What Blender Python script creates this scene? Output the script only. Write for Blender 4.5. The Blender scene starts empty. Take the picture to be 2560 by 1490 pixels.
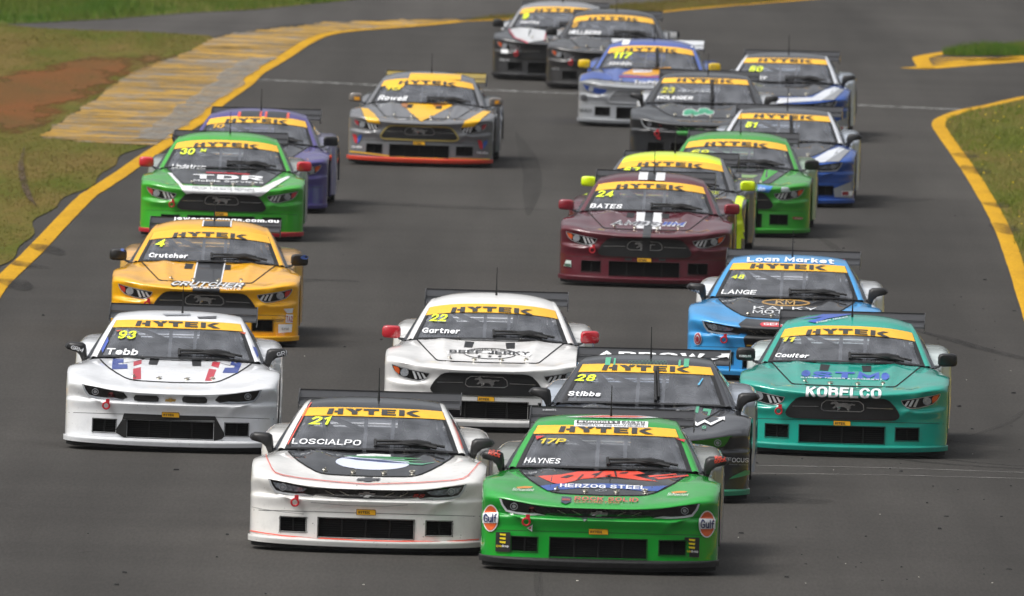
import bpy, bmesh, math, random
from mathutils import Vector, Matrix
from mathutils.bvhtree import BVHTree
from mathutils.geometry import tessellate_polygon

R = math.radians
random.seed(7)
SC = bpy.context.scene
COL = SC.collection

# ------------------------------------------------------------------ camera, sky, sun, exposure
CAM_H = 8.51            # a low spectator bank / tower beside the circuit
F_PX = 42000.0          # very long lens, in pixels of a 2560 px wide frame
HORIZON = -1146.0
ROLL = R(1.6)
PITCH = math.atan((745.0 - HORIZON) / F_PX)
cam_data = bpy.data.cameras.new('camera')
cam_data.sensor_width = 36.0
cam_data.lens = 36.0 * F_PX / 2560.0
cam_data.clip_start = 1.0
cam_data.clip_end = 20000.0
cam_data.dof.use_dof = True
cam_data.dof.focus_distance = 152.0
cam_data.dof.aperture_fstop = 9.0
cam = bpy.data.objects.new('camera', cam_data)
COL.objects.link(cam)
CAM_M = Matrix.Translation((0, 0, CAM_H)) @ Matrix.Rotation(R(90) - PITCH, 4, 'X') @ Matrix.Rotation(ROLL, 4, 'Z')
cam.matrix_world = CAM_M
SC.camera = cam

SUN_EL, SUN_AZ = R(58), R(-112)      # azimuth from +Y (away from the camera) towards +X
sun_dir = Vector((math.sin(SUN_AZ) * math.cos(SUN_EL), math.cos(SUN_AZ) * math.cos(SUN_EL), math.sin(SUN_EL)))
world = bpy.data.worlds.new('World')
SC.world = world
world.use_nodes = True
wn, wl = world.node_tree.nodes, world.node_tree.links
wn.clear()
w_out = wn.new('ShaderNodeOutputWorld')
w_bg = wn.new('ShaderNodeBackground')
w_sky = wn.new('ShaderNodeTexSky')
w_sky.sky_type = 'NISHITA'
w_sky.sun_disc = False
w_sky.sun_elevation = SUN_EL
w_sky.sun_rotation = SUN_AZ
w_sky.air_density = 1.0
w_sky.dust_density = 6.0
w_sky.ozone_density = 1.0
w_hsv = wn.new('ShaderNodeHueSaturation')           # high thin overcast: little colour left in the sky
w_hsv.inputs['Saturation'].default_value = 0.22
w_tc = wn.new('ShaderNodeTexCoord')
w_map = wn.new('ShaderNodeMapping')
w_map.inputs['Scale'].default_value = (1.0, 1.0, 2.6)
w_noise = wn.new('ShaderNodeTexNoise')
w_noise.inputs['Scale'].default_value = 2.3
w_noise.inputs['Detail'].default_value = 6.0
w_ramp = wn.new('ShaderNodeMapRange')
w_ramp.inputs['From Min'].default_value = 0.3
w_ramp.inputs['From Max'].default_value = 0.7
w_ramp.inputs['To Min'].default_value = 0.55
w_ramp.inputs['To Max'].default_value = 1.45
w_mul = wn.new('ShaderNodeVectorMath')
w_mul.operation = 'SCALE'
wl.new(w_tc.outputs['Generated'], w_map.inputs['Vector'])
wl.new(w_map.outputs['Vector'], w_noise.inputs['Vector'])
wl.new(w_noise.outputs['Fac'], w_ramp.inputs['Value'])
wl.new(w_sky.outputs['Color'], w_hsv.inputs['Color'])
wl.new(w_hsv.outputs['Color'], w_mul.inputs[0])
wl.new(w_ramp.outputs['Result'], w_mul.inputs['Scale'])
w_sep = wn.new('ShaderNodeSeparateXYZ')              # an overcast dome: zenith about three times the horizon
wl.new(w_tc.outputs['Generated'], w_sep.inputs[0])
w_el = wn.new('ShaderNodeMapRange')
w_el.inputs['To Min'].default_value = 0.42
w_el.inputs['To Max'].default_value = 1.55
wl.new(w_sep.outputs['Z'], w_el.inputs['Value'])
w_mul2 = wn.new('ShaderNodeVectorMath')
w_mul2.operation = 'SCALE'
wl.new(w_mul.outputs['Vector'], w_mul2.inputs[0])
wl.new(w_el.outputs['Result'], w_mul2.inputs['Scale'])
wl.new(w_mul2.outputs['Vector'], w_bg.inputs['Color'])
w_bg.inputs['Strength'].default_value = 0.14
wl.new(w_bg.outputs['Background'], w_out.inputs['Surface'])

sun_data = bpy.data.lights.new('sun', 'SUN')
sun_data.energy = 1.5
sun_data.angle = R(14)
sun_data.color = (1.0, 0.965, 0.91)
sun = bpy.data.objects.new('sun', sun_data)
COL.objects.link(sun)
sun.rotation_euler = (-sun_dir).to_track_quat('-Z', 'Y').to_euler()

SC.view_settings.view_transform = 'Standard'
SC.view_settings.look = 'None'
SC.view_settings.gamma = 1.0
SC.view_settings.exposure = 0.08
SC.view_settings.use_curve_mapping = False
SC.render.engine = 'CYCLES'
SC.cycles.use_denoising = True
SC.cycles.max_bounces = 7
SC.cycles.transparent_max_bounces = 12
SC.cycles.caustics_reflective = False
SC.cycles.caustics_refractive = False


# ------------------------------------------------------------------ small helpers
def ground(px, py, z=0.0):
    """the point at height z on which a pixel of the 2560 x 1490 frame looks"""
    v = CAM_M.to_3x3() @ Vector(((px - 1280.0) / F_PX, -(py - 745.0) / F_PX, -1.0))
    k = (z - CAM_H) / v.z
    return Vector((v.x * k, v.y * k, z))


def lin(c):
    if isinstance(c, str):
        c = tuple(int(c[i:i + 2], 16) for i in (0, 2, 4))
    return tuple((v / 255 / 12.92) if v / 255 <= 0.04045 else ((v / 255 + 0.055) / 1.055) ** 2.4 for v in c)


def tag(o, label=None, cat=None, group=None, kind=None):
    if label: o['label'] = label
    if cat: o['category'] = cat
    if group: o['group'] = group
    if kind: o['kind'] = kind
    return o


def empty(name, loc=(0, 0, 0), rz=0.0):
    o = bpy.data.objects.new(name, None)
    o.empty_display_size = 0.3
    COL.objects.link(o)
    o.location = loc
    o.rotation_euler = (0, 0, rz)
    return o


def new_mesh(name, verts, faces, smooth=True, sharp=40):
    me = bpy.data.meshes.new(name)
    me.from_pydata([tuple(v) for v in verts], [], [tuple(f) for f in faces])
    me.validate()
    if smooth:
        me.polygons.foreach_set('use_smooth', [True] * len(me.polygons))
        if sharp:
            me.set_sharp_from_angle(angle=R(sharp))
    me.update()
    return me


def inst(name, me, mat, parent=None):
    """an object that shares mesh data but carries its own material"""
    o = bpy.data.objects.new(name, me)
    if not me.materials:
        me.materials.append(mat)
    COL.objects.link(o)
    o.material_slots[0].link = 'OBJECT'
    o.material_slots[0].material = mat
    if parent is not None:
        o.parent = parent
    return o


class MB:
    """collects simple solids and makes one mesh of them"""
    def __init__(self):
        self.v, self.f = [], []

    def add(self, vs, fs):
        n = len(self.v)
        self.v += [tuple(p) for p in vs]
        self.f += [tuple(i + n for i in f) for f in fs]
        return self

    def box(self, x0, x1, y0, y1, z0, z1):
        vs = [(x, y, z) for z in (z0, z1) for y in (y0, y1) for x in (x0, x1)]
        return self.add(vs, [(0, 2, 3, 1), (4, 5, 7, 6), (0, 1, 5, 4), (2, 6, 7, 3), (0, 4, 6, 2), (1, 3, 7, 5)])

    def tube(self, pts, r, n=8, cap=True):
        pts = [Vector(p) for p in pts]
        rings = []
        for i, p in enumerate(pts):
            d = (pts[min(i + 1, len(pts) - 1)] - pts[max(i - 1, 0)]).normalized()
            a = Vector((0, 0, 1)) if abs(d.z) < 0.9 else Vector((1, 0, 0))
            u = d.cross(a).normalized()
            w = d.cross(u)
            rr = r[i] if isinstance(r, (list, tuple)) else r
            rings.append([p + (u * math.cos(2 * math.pi * k / n) + w * math.sin(2 * math.pi * k / n)) * rr for k in range(n)])
        vs = [p for ring in rings for p in ring]
        fs = [(i * n + k, i * n + (k + 1) % n, (i + 1) * n + (k + 1) % n, (i + 1) * n + k)
              for i in range(len(pts) - 1) for k in range(n)]
        if cap:
            fs += [tuple(range(n))[::-1], tuple((len(pts) - 1) * n + k for k in range(n))]
        return self.add(vs, fs)

    def loops(self, loops, cap=True):
        n = len(loops[0])
        vs = [p for l in loops for p in l]
        fs = [(i * n + k, i * n + (k + 1) % n, (i + 1) * n + (k + 1) % n, (i + 1) * n + k)
              for i in range(len(loops) - 1) for k in range(n)]
        if cap:
            fs += [tuple(range(n))[::-1], tuple((len(loops) - 1) * n + k for k in range(n))]
        return self.add(vs, fs)

    def torus(self, c, axis, R1, r, n=18, m=8):
        c, axis = Vector(c), Vector(axis).normalized()
        a = Vector((0, 0, 1)) if abs(axis.z) < 0.9 else Vector((1, 0, 0))
        u = axis.cross(a).normalized(); w = axis.cross(u)
        vs, fs = [], []
        for i in range(n):
            t = 2 * math.pi * i / n
            d = u * math.cos(t) + w * math.sin(t)
            for k in range(m):
                s = 2 * math.pi * k / m
                vs.append(c + d * (R1 + r * math.cos(s)) + axis * (r * math.sin(s)))
        for i in range(n):
            for k in range(m):
                fs.append((i * m + k, ((i + 1) % n) * m + k, ((i + 1) % n) * m + (k + 1) % m, i * m + (k + 1) % m))
        return self.add(vs, fs)

    def ball(self, c, rx, ry, rz, n=16, m=10):
        vs, fs = [], []
        for j in range(m + 1):
            ph = math.pi * j / m
            for i in range(n):
                t = 2 * math.pi * i / n
                vs.append((c[0] + rx * math.sin(ph) * math.cos(t), c[1] + ry * math.sin(ph) * math.sin(t), c[2] + rz * math.cos(ph)))
        for j in range(m):
            for i in range(n):
                fs.append((j * n + i, (j + 1) * n + i, (j + 1) * n + (i + 1) % n, j * n + (i + 1) % n))
        return self.add(vs, fs)

    def mesh(self, name, smooth=True, sharp=35):
        return new_mesh(name, self.v, self.f, smooth, sharp)


def pchip(xs, ys):
    n = len(xs)
    h = [xs[i + 1] - xs[i] for i in range(n - 1)]
    d = [(ys[i + 1] - ys[i]) / h[i] for i in range(n - 1)]
    m = [d[0]] + [0 if d[i - 1] * d[i] <= 0 else
                  (h[i - 1] + h[i]) * 3 / ((2 * h[i] + h[i - 1]) / d[i - 1] + (h[i] + 2 * h[i - 1]) / d[i]) for i in range(1, n - 1)] + [d[-1]]

    def f(x):
        i = 0
        while i < n - 2 and x > xs[i + 1]:
            i += 1
        t = (x - xs[i]) / h[i]
        t = min(max(t, 0.0), 1.0)
        return ((1 + 2 * t) * (1 - t) ** 2 * ys[i] + t * (1 - t) ** 2 * h[i] * m[i]
                + t * t * (3 - 2 * t) * ys[i + 1] + t * t * (t - 1) * h[i] * m[i + 1])
    return f


# ------------------------------------------------------------------ materials
MATS = {}


def nodes_of(name):
    m = bpy.data.materials.new(name)
    m.use_nodes = True
    nt = m.node_tree
    return m, nt.nodes, nt.links, nt.nodes['Principled BSDF']


def simple(name, col, rough=0.5, metal=0.0, coat=0.0, vary=0.0, scale=14.0, bump=0.0, spec=0.5):
    if name in MATS: return MATS[name]
    m, n, l, p = nodes_of(name)
    c = lin(col)
    p.inputs['Roughness'].default_value = rough
    p.inputs['Metallic'].default_value = metal
    p.inputs['Coat Weight'].default_value = coat
    p.inputs['Coat Roughness'].default_value = 0.04
    p.inputs['Specular IOR Level'].default_value = spec
    p.inputs['Base Color'].default_value = (*c, 1)
    if vary or bump:
        tc = n.new('ShaderNodeTexCoord')
        nz = n.new('ShaderNodeTexNoise')
        nz.inputs['Scale'].default_value = scale
        nz.inputs['Detail'].default_value = 5
        l.new(tc.outputs['Object'], nz.inputs['Vector'])
        if vary:
            mr = n.new('ShaderNodeMapRange')
            mr.inputs['From Min'].default_value = 0.3
            mr.inputs['From Max'].default_value = 0.7
            mr.inputs['To Min'].default_value = 1 - vary
            mr.inputs['To Max'].default_value = 1 + vary
            vm = n.new('ShaderNodeVectorMath'); vm.operation = 'SCALE'
            vm.inputs[0].default_value = c
            l.new(nz.outputs['Fac'], mr.inputs['Value'])
            l.new(mr.outputs['Result'], vm.inputs['Scale'])
            l.new(vm.outputs['Vector'], p.inputs['Base Color'])
        if bump:
            b = n.new('ShaderNodeBump')
            b.inputs['Strength'].default_value = bump
            b.inputs['Distance'].default_value = 0.02
            l.new(nz.outputs['Fac'], b.inputs['Height'])
            l.new(b.outputs['Normal'], p.inputs['Normal'])
    MATS[name] = m
    return m


def paint(col, metal=0.0, rough=0.38):
    """glossy fibreglass body paint: clear coat, faint waviness, a thin road film and rubber specks"""
    key = 'paint_%s' % col
    if key in MATS: return MATS[key]
    m, n, l, p = nodes_of(key)
    c = lin(col)
    p.inputs['Metallic'].default_value = metal
    p.inputs['Coat Weight'].default_value = 1.0
    p.inputs['Coat IOR'].default_value = 1.65
    p.inputs['Specular IOR Level'].default_value = 0.12
    p.inputs['Coat Roughness'].default_value = 0.025
    tc = n.new('ShaderNodeTexCoord')
    big = n.new('ShaderNodeTexNoise'); big.inputs['Scale'].default_value = 2.3; big.inputs['Detail'].default_value = 3
    fine = n.new('ShaderNodeTexNoise'); fine.inputs['Scale'].default_value = 55; fine.inputs['Detail'].default_value = 3
    for t in (big, fine): l.new(tc.outputs['Object'], t.inputs['Vector'])
    film = n.new('ShaderNodeTexNoise'); film.inputs['Scale'].default_value = 9; film.inputs['Detail'].default_value = 7
    film.inputs['Roughness'].default_value = 0.7
    l.new(tc.outputs['Object'], film.inputs['Vector'])
    fr = n.new('ShaderNodeMapRange')
    fr.inputs['From Min'].default_value = 0.48; fr.inputs['From Max'].default_value = 0.78
    l.new(film.outputs['Fac'], fr.inputs['Value'])
    amt = n.new('ShaderNodeMath'); amt.operation = 'MULTIPLY'; amt.inputs[1].default_value = 0.14
    l.new(fr.outputs['Result'], amt.inputs[0])
    sp = n.new('ShaderNodeMapRange')
    sp.inputs['From Min'].default_value = 0.70; sp.inputs['From Max'].default_value = 0.74
    sp.inputs['To Max'].default_value = 0.6
    l.new(fine.outputs['Fac'], sp.inputs['Value'])
    tot = n.new('ShaderNodeMath'); tot.operation = 'MAXIMUM'
    l.new(amt.outputs[0], tot.inputs[0]); l.new(sp.outputs['Result'], tot.inputs[1])
    mix = n.new('ShaderNodeMix'); mix.data_type = 'RGBA'
    mix.inputs[6].default_value = (*c, 1)
    mix.inputs[7].default_value = (0.045, 0.042, 0.038, 1)
    l.new(tot.outputs[0], mix.inputs[0])
    l.new(mix.outputs[2], p.inputs['Base Color'])
    rr = n.new('ShaderNodeMapRange')
    rr.inputs['To Min'].default_value = rough - 0.08; rr.inputs['To Max'].default_value = rough + 0.14
    l.new(big.outputs['Fac'], rr.inputs['Value']); l.new(rr.outputs['Result'], p.inputs['Roughness'])
    b = n.new('ShaderNodeBump'); b.inputs['Strength'].default_value = 0.30; b.inputs['Distance'].default_value = 0.02
    l.new(big.outputs['Fac'], b.inputs['Height'])
    l.new(b.outputs['Normal'], p.inputs['Normal']); l.new(b.outputs['Normal'], p.inputs['Coat Normal'])
    MATS[key] = m
    return m


def vinyl(col):
    return simple('vinyl_%s' % col, col, rough=0.4, coat=0.5, vary=0.05, scale=20)


def glass(name, tint, haze=0.04):
    m, n, l, p = nodes_of(name)
    n.remove(p)
    out = n['Material Output']
    tr = n.new('ShaderNodeBsdfTransparent'); tr.inputs['Color'].default_value = (*tint, 1)
    gl = n.new('ShaderNodeBsdfGlossy'); gl.inputs['Roughness'].default_value = 0.03
    gl.inputs['Color'].default_value = (0.95, 0.97, 1, 1)
    fr = n.new('ShaderNodeFresnel'); fr.inputs['IOR'].default_value = 1.72
    df = n.new('ShaderNodeBsdfDiffuse'); df.inputs['Color'].default_value = (0.5, 0.52, 0.57, 1)
    tc = n.new('ShaderNodeTexCoord')
    nz = n.new('ShaderNodeTexNoise'); nz.inputs['Scale'].default_value = 5; nz.inputs['Detail'].default_value = 8
    l.new(tc.outputs['Object'], nz.inputs['Vector'])
    mr = n.new('ShaderNodeMapRange'); mr.inputs['From Min'].default_value = 0.3; mr.inputs['From Max'].default_value = 0.75
    mr.inputs['To Min'].default_value = haze * 0.5; mr.inputs['To Max'].default_value = haze * 2.2
    l.new(nz.outputs['Fac'], mr.inputs['Value'])
    m1 = n.new('ShaderNodeMixShader'); m2 = n.new('ShaderNodeMixShader')
    l.new(mr.outputs['Result'], m1.inputs[0]); l.new(tr.outputs[0], m1.inputs[1]); l.new(df.outputs[0], m1.inputs[2])
    l.new(fr.outputs[0], m2.inputs[0]); l.new(m1.outputs[0], m2.inputs[1]); l.new(gl.outputs[0], m2.inputs[2])
    l.new(m2.outputs[0], out.inputs['Surface'])
    MATS[name] = m
    return m


M_GLASS = glass('windscreen_polycarbonate', (0.66, 0.68, 0.72), 0.10)
M_SIDE = glass('side_window_polycarbonate', (0.42, 0.43, 0.46), 0.04)
M_BLACK = simple('black_plastic', (22, 22, 23), 0.45, vary=0.25)
M_DUCT = simple('duct_black', (9, 9, 9), 0.8, vary=0.3)
M_MESH = simple('grille_mesh_black', (26, 26, 27), 0.5, vary=0.6, scale=160)
M_RUBBER = simple('tyre_rubber', (24, 24, 24), 0.75, vary=0.3, scale=9)
M_RIM = simple('dark_rim', (48, 48, 50), 0.35, metal=0.8)
M_CAGE = simple('cage_grey', (120, 121, 124), 0.5, vary=0.1)
M_CABIN = simple('cabin_dark', (44, 44, 47), 0.8, vary=0.3)
M_SEAT = simple('seat_black', (20, 20, 22), 0.7)
M_STEEL = simple('pin_steel', (196, 192, 180), 0.28, metal=1.0)
M_CHROME = simple('chrome', (205, 206, 208), 0.22, metal=1.0)
M_LED = simple('light_guide_white', (214, 216, 218), 0.25, coat=0.6)
M_LAMP = simple('lamp_black', (13, 13, 14), 0.16, coat=1.0)
M_REFL = simple('lamp_reflector', (118, 124, 132), 0.18, coat=1.0, vary=0.75, scale=38)
M_RIMG = simple('lamp_trim', (188, 190, 193), 0.3, metal=0.3)
M_LENS = simple('lamp_lens', (168, 172, 178), 0.2, coat=1.0, vary=0.3, scale=60)
M_CARBON = simple('wing_black', (37, 37, 39), 0.42, coat=0.25, vary=0.2)
M_GAP = simple('panel_gap', (12, 12, 12), 0.8)
M_RED = simple('hook_red', (196, 26, 40), 0.4, coat=0.4)
M_SPLIT = simple('splitter_black', (34, 34, 35), 0.5, coat=0.1, vary=0.35, scale=20)
# ------------------------------------------------------------------ race car geometry, in metres
# car space: nose at y = 0 facing -Y, x to the driver's left, z up from the road
SLOPE = 0.058                      # decals are laid out as seen square on from this slight height
XS = [0, .25, .5, .7, .82, .92, .965, .985]


def shape(kind):
    cam_ = kind == 'camaro'
    S = [0, .008, .04, .095, .155, .25, .335, .43] if cam_ else [0, .012, .055, .12, .185, .275, .35, .43]
    rise = [0.016 * (x / .985) ** 2 for x in XS]
    add = lambda k: [s + k for s in S]
    if cam_:
        rows = [
            (add(-.030), [.060 + r for r in rise]), (add(-.040), [.101 + r * .8 for r in rise]), (add(.015), [.118] * 8),
            (add(.024), [.33] * 8), (add(-.004), [.438, .438, .440, .442, .445, .445, .44, .44]),
            (add(.036), [.466, .467, .472, .478, .484, .484, .478, .47]),
            (add(-.004), [.540, .542, .556, .580, .595, .594, .578, .556]),
            (add(.07), [.569, .571, .590, .617, .636, .641, .634, .621]),
            ([.40, .41, .43, .46, .50, .56, .60, .64], [.612, .614, .632, .662, .684, .692, .686, .676]),
            ([.9, .9, .91, .93, .94, .96, .98, 1.0], [.71, .712, .722, .738, .746, .740, .728, .715]),
            ([1.46, 1.47, 1.49, 1.52, 1.52, 1.52, 1.52, 1.52], [.79, .79, .785, .775, .760, .728, .706, .690])]
    else:
        rows = [
            (add(-.030), [.060 + r for r in rise]), (add(-.042), [.102 + r * .8 for r in rise]), (add(.015), [.118] * 8),
            (add(.03), [.33] * 8), ([s + k for s, k in zip(S, (.03, .03, .022, -.004, -.008, -.002, .012, .022))], [.435, .435, .435, .432, .437, .447, .45, .45]),
            ([s + k for s, k in zip(S, (.022, .022, .024, .034, .036, .028, .024, .02))], [.522, .524, .508, .470, .477, .490, .492, .492]),
            (add(-.004), [.585, .587, .599, .617, .634, .637, .622, .60]),
            (add(.07), [.616, .618, .632, .652, .67, .676, .670, .658]),
            ([.40, .41, .43, .46, .50, .56, .60, .64], [.645, .647, .662, .684, .70, .705, .698, .688]),
            ([.9, .9, .91, .93, .94, .96, .98, 1.0], [.727, .729, .738, .75, .755, .746, .734, .720]),
            ([1.46, 1.47, 1.49, 1.52, 1.52, 1.52, 1.52, 1.52], [.815, .815, .81, .797, .775, .735, .712, .695])]
    fy = [pchip(XS, r[0]) for r in rows]
    fz = [pchip(XS, r[1]) for r in rows]
    idx = list(range(len(rows)))

    def column(x):
        a = abs(x)
        ys = [f(a) for f in fy]
        zs = [f(a) for f in fz]
        py, pz = pchip(idx, ys), pchip(idx, zs)

        def at(t):
            if 2 <= t <= 3:
                k = t - 2
                return Vector((x, ys[2] + (ys[3] - ys[2]) * k, zs[2] + (zs[3] - zs[2]) * k))
            y, z = py(t), pz(t)
            if 3 < t < 6:                        # cheek crease running down from the lamp
                ac = (.53 + .13 * (t - 3)) if cam_ else (.57 + .05 * (t - 3))
                w = math.sin(math.pi * (t - 3) / 3) ** .6
                y += .016 * w / (1 + math.exp(-(a - ac) / .012)) - .014 * w * math.exp(-((a - ac + .02) / .05) ** 2)
            if t > 6.4:                          # valley between bonnet and fender
                z -= (.014 if not cam_ else .008) * min(1, (t - 6.4) / 1.2) * min(1, (10.2 - t) / 1.5) * math.exp(-((a - .64) / .075) ** 2)
            if t > 7.2:                          # power-dome creases on the bonnet
                w = min(1, (t - 7.2) / 0.8) * min(1, (10 - t) / 0.8 + .15)
                xr = .40 + .06 * (y - .4)
                z += (.022 if not cam_ else .012) * w * math.exp(-((a - xr) / .045) ** 2)
                if t > 9: z += .016 * (t - 9) * math.exp(-((a - .44) / .10) ** 2) * math.exp(-((t - 9.55) / .3) ** 2) * 2
            return Vector((x, y, z))
        return at
    return column


OPEN = [(-.40, .40, .132, .29), (-.72, -.505, .168, .285), (.505, .72, .168, .285)]


def zt(z): return 2 + (z - .118) / (.33 - .118)


def front_clip(kind):
    col = shape(kind)
    xs = {round(v, 4) for o in OPEN for v in o[:2]}
    k = 0
    while k <= 88:
        xs.add(round(-.96 + 1.92 * k / 88, 4)); k += 1
    xs |= {-.985, -.98, -.973, -.965, .965, .973, .98, .985}
    xs = sorted(xs)
    keep = [xs[0]]
    fixed = {round(v, 4) for o in OPEN for v in o[:2]} | {.985, -.985}
    for x in xs[1:]:
        if x - keep[-1] < .006 and x not in fixed: continue
        if x - keep[-1] < .006 and keep[-1] not in fixed: keep[-1] = x; continue
        keep.append(x)
    xs = keep
    ts = [0, .4, .8, 1, 1.2, 1.5, 2] + sorted({zt(z) for o in OPEN for z in o[2:]} | {zt(.15), zt(.23), zt(.31)}) + [3]
    ts += [3 + .2 * i for i in range(1, 36)]
    cols = [col(x) for x in xs]
    V = [[c(t) for t in ts] for c in cols]
    n = len(ts)
    vs = [p for c in V for p in c]
    fs = []
    for i in range(len(xs) - 1):
        for j in range(n - 1):
            xm = (xs[i] + xs[i + 1]) / 2
            zm = .118 + ((ts[j] + ts[j + 1]) / 2 - 2) * (.33 - .118)
            if any(o[0] < xm < o[1] and o[2] < zm < o[3] for o in OPEN) and 2 < ts[j] + 1e-6 < 3:
                continue
            fs.append((i * n + j, (i + 1) * n + j, (i + 1) * n + j + 1, i * n + j + 1))
    me = MB(); me.add(vs, fs)
    # flat fender sides with the front half of the wheel arch
    for side, c in ((-1, V[0]), (1, V[-1])):
        prof = [(p.y, p.z) for p in c]
        arch = [(.93 + .37 * math.cos(a), .325 + .37 * math.sin(a)) for a in [math.pi * (-.12) + (math.pi * 1.24) * i / 22 for i in range(23)]]
        poly = prof + [(1.52, .17)] + arch
        p3 = [Vector((side * .985, y, z)) for y, z in poly]
        tri = tessellate_polygon([[Vector((y, z, 0)) for y, z in poly]])
        me.add(p3, [t if side > 0 else t[::-1] for t in tri])
    # closing panel behind the front wheel and the flat splitter floor
    for s in (-1, 1):
        me.add([(s * .985, 1.52, .17), (s * .985, 1.52, .69), (s * .80, 1.52, .76), (s * .80, 1.52, .17)], [(0, 1, 2, 3)])
    bot = [c[0] for c in V]
    me.add([(p.x, p.y, p.z) for p in bot] + [(p.x, .56, p.z) for p in bot],
           [(i, i + 1, i + 1 + len(bot), i + len(bot)) for i in range(len(bot) - 1)])
    return me, col


def ducts(col):
    out = []
    for (x0, x1, z0, z1) in OPEN:
        loop = []
        n = 12
        for k in range(n): loop.append((x0 + (x1 - x0) * k / n, z0))
        for k in range(4): loop.append((x1, z0 + (z1 - z0) * k / 4))
        for k in range(n): loop.append((x1 - (x1 - x0) * k / n, z1))
        for k in range(4): loop.append((x0, z1 - (z1 - z0) * k / 4))
        pts = [col(x)(zt(z)) for x, z in loop]
        cx, cz = (x0 + x1) / 2, (z0 + z1) / 2
        def off(p, k, dy): return (p[0] + math.copysign(k, p[0] - cx) * (abs(p[0] - cx) > (x1 - x0) / 2 - .001), p[1] + dy, p[2] + math.copysign(k, p[2] - cz) * (abs(p[2] - cz) > (z1 - z0) / 2 - .001))
        a = [off(p, .008, -.001) for p in pts]
        b = [off(p, .007, -.006) for p in pts]
        c = [off(p, -.003, -.006) for p in pts]
        d = [off(p, -.012, .16) for p in pts]
        m = MB(); m.loops([a, b, c, d], cap=False)
        m.add(d, [tuple(range(len(d)))])
        g = MB()                                            # radiator guard: bars and a few uprights
        yb = .05
        k = z0 + .018
        while k < z1 - .008:
            ps = [col(x0 + (x1 - x0) * i / 6)(zt(k)) + Vector((0, yb, 0)) for i in range(7)]
            g.tube(ps, .0025, 4); k += .019
        nb = 3 if x1 - x0 > .5 else 1
        for i in range(1, nb + 1):
            x = x0 + (x1 - x0) * i / (nb + 1)
            g.tube([col(x)(zt(z0)) + Vector((0, yb - .01, 0)), col(x)(zt(z1)) + Vector((0, yb - .01, 0))], .007, 5)
        out.append((m.mesh('air_intake'), g.mesh('radiator_guard')))
    return out


CAB = {
 'camaro': [
  [(0, 1.38, .800), (.40, 1.41, .798), (.735, 1.51, .788), (.80, 1.55, .775), (.82, 1.57, .768)],
  [(0, 1.74, .970), (.36, 1.765, .968), (.657, 1.85, .956), (.722, 1.895, .935), (.80, 1.86, .775)],
  [(0, 2.10, 1.118), (.31, 2.12, 1.115), (.582, 2.19, 1.100), (.640, 2.24, 1.075), (.785, 2.2, .775)],
  [(0, 2.32, 1.166), (.31, 2.32, 1.161), (.565, 2.36, 1.136), (.622, 2.41, 1.10), (.78, 2.4, .775)],
  [(0, 2.65, 1.190), (.30, 2.65, 1.184), (.545, 2.65, 1.156), (.61, 2.65, 1.112), (.775, 2.65, .78)],
  [(0, 3.15, 1.155), (.30, 3.15, 1.148), (.52, 3.10, 1.12), (.60, 3.05, 1.08), (.765, 3.1, .80)],
  [(0, 4.05, .895), (.30, 4.05, .892), (.55, 4.0, .88), (.66, 3.95, .868), (.74, 3.8, .85)]],
 'mustang': [
  [(0, 1.38, .822), (.40, 1.41, .818), (.745, 1.52, .800), (.81, 1.56, .785), (.83, 1.58, .775)],
  [(0, 1.74, .995), (.36, 1.77, .985), (.672, 1.87, .948), (.735, 1.915, .93), (.805, 1.87, .785)],
  [(0, 2.08, 1.128), (.32, 2.11, 1.118), (.610, 2.22, 1.072), (.668, 2.27, 1.052), (.79, 2.2, .785)],
  [(0, 2.32, 1.188), (.32, 2.33, 1.178), (.585, 2.40, 1.125), (.640, 2.45, 1.09), (.785, 2.4, .785)],
  [(0, 2.68, 1.217), (.31, 2.68, 1.205), (.560, 2.68, 1.150), (.62, 2.68, 1.11), (.78, 2.65, .79)],
  [(0, 3.15, 1.185), (.30, 3.15, 1.174), (.53, 3.12, 1.125), (.61, 3.07, 1.08), (.77, 3.1, .80)],
  [(0, 4.10, .90), (.30, 4.10, .897), (.56, 4.05, .885), (.67, 4.0, .872), (.74, 3.8, .85)]]}


def cabin(kind):
    net = CAB[kind]
    nr, nc = 7, 5
    rowf = [[pchip(range(nr), [net[r][c][k] for r in range(nr)]) for k in range(3)] for c in range(nc)]

    def at(s, c):                      # s along the car 0..6, c across 0..4, signed
        a = abs(c)
        p = [rowf[i] for i in range(nc)]
        if a <= 2:
            # smooth arch over the glass / roof: even in x
            x2 = p[2][0](s); xx = x2 * a / 2
            v = []
            for k in (1, 2):
                c0, c1, c2 = p[0][k](s), p[1][k](s), p[2][k](s)
                u1 = (p[1][0](s) / x2) ** 2
                # c0 + A u + B u^2 through the three control points, u = (x/x2)^2
                B = ((c1 - c0) / u1 - (c2 - c0)) / (u1 - 1)
                A = (c2 - c0) - B
                u = (a / 2) ** 2
                v.append(c0 + A * u + B * u * u)
            q = Vector((xx, v[0], v[1]))
        else:
            i = 2 if a <= 3 else 3
            t = a - i
            q = Vector([p[i][k](s) * (1 - t) + p[i + 1][k](s) * t for k in range(3)])
            if i == 2:
                q += Vector((.006, 0, .012)) * math.sin(math.pi * t)
            else:
                q.x += .03 * math.sin(math.pi * t)
        if c < 0: q.x = -q.x
        return q

    def patch(s0, s1, c0, c1, ns, nc_):
        vs = [at(s0 + (s1 - s0) * i / ns, c0 + (c1 - c0) * j / nc_) for i in range(ns + 1) for j in range(nc_ + 1)]
        n = nc_ + 1
        fs = [(i * n + j, i * n + j + 1, (i + 1) * n + j + 1, (i + 1) * n + j) for i in range(ns) for j in range(nc_)]
        return vs, fs
    return at, patch


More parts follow.
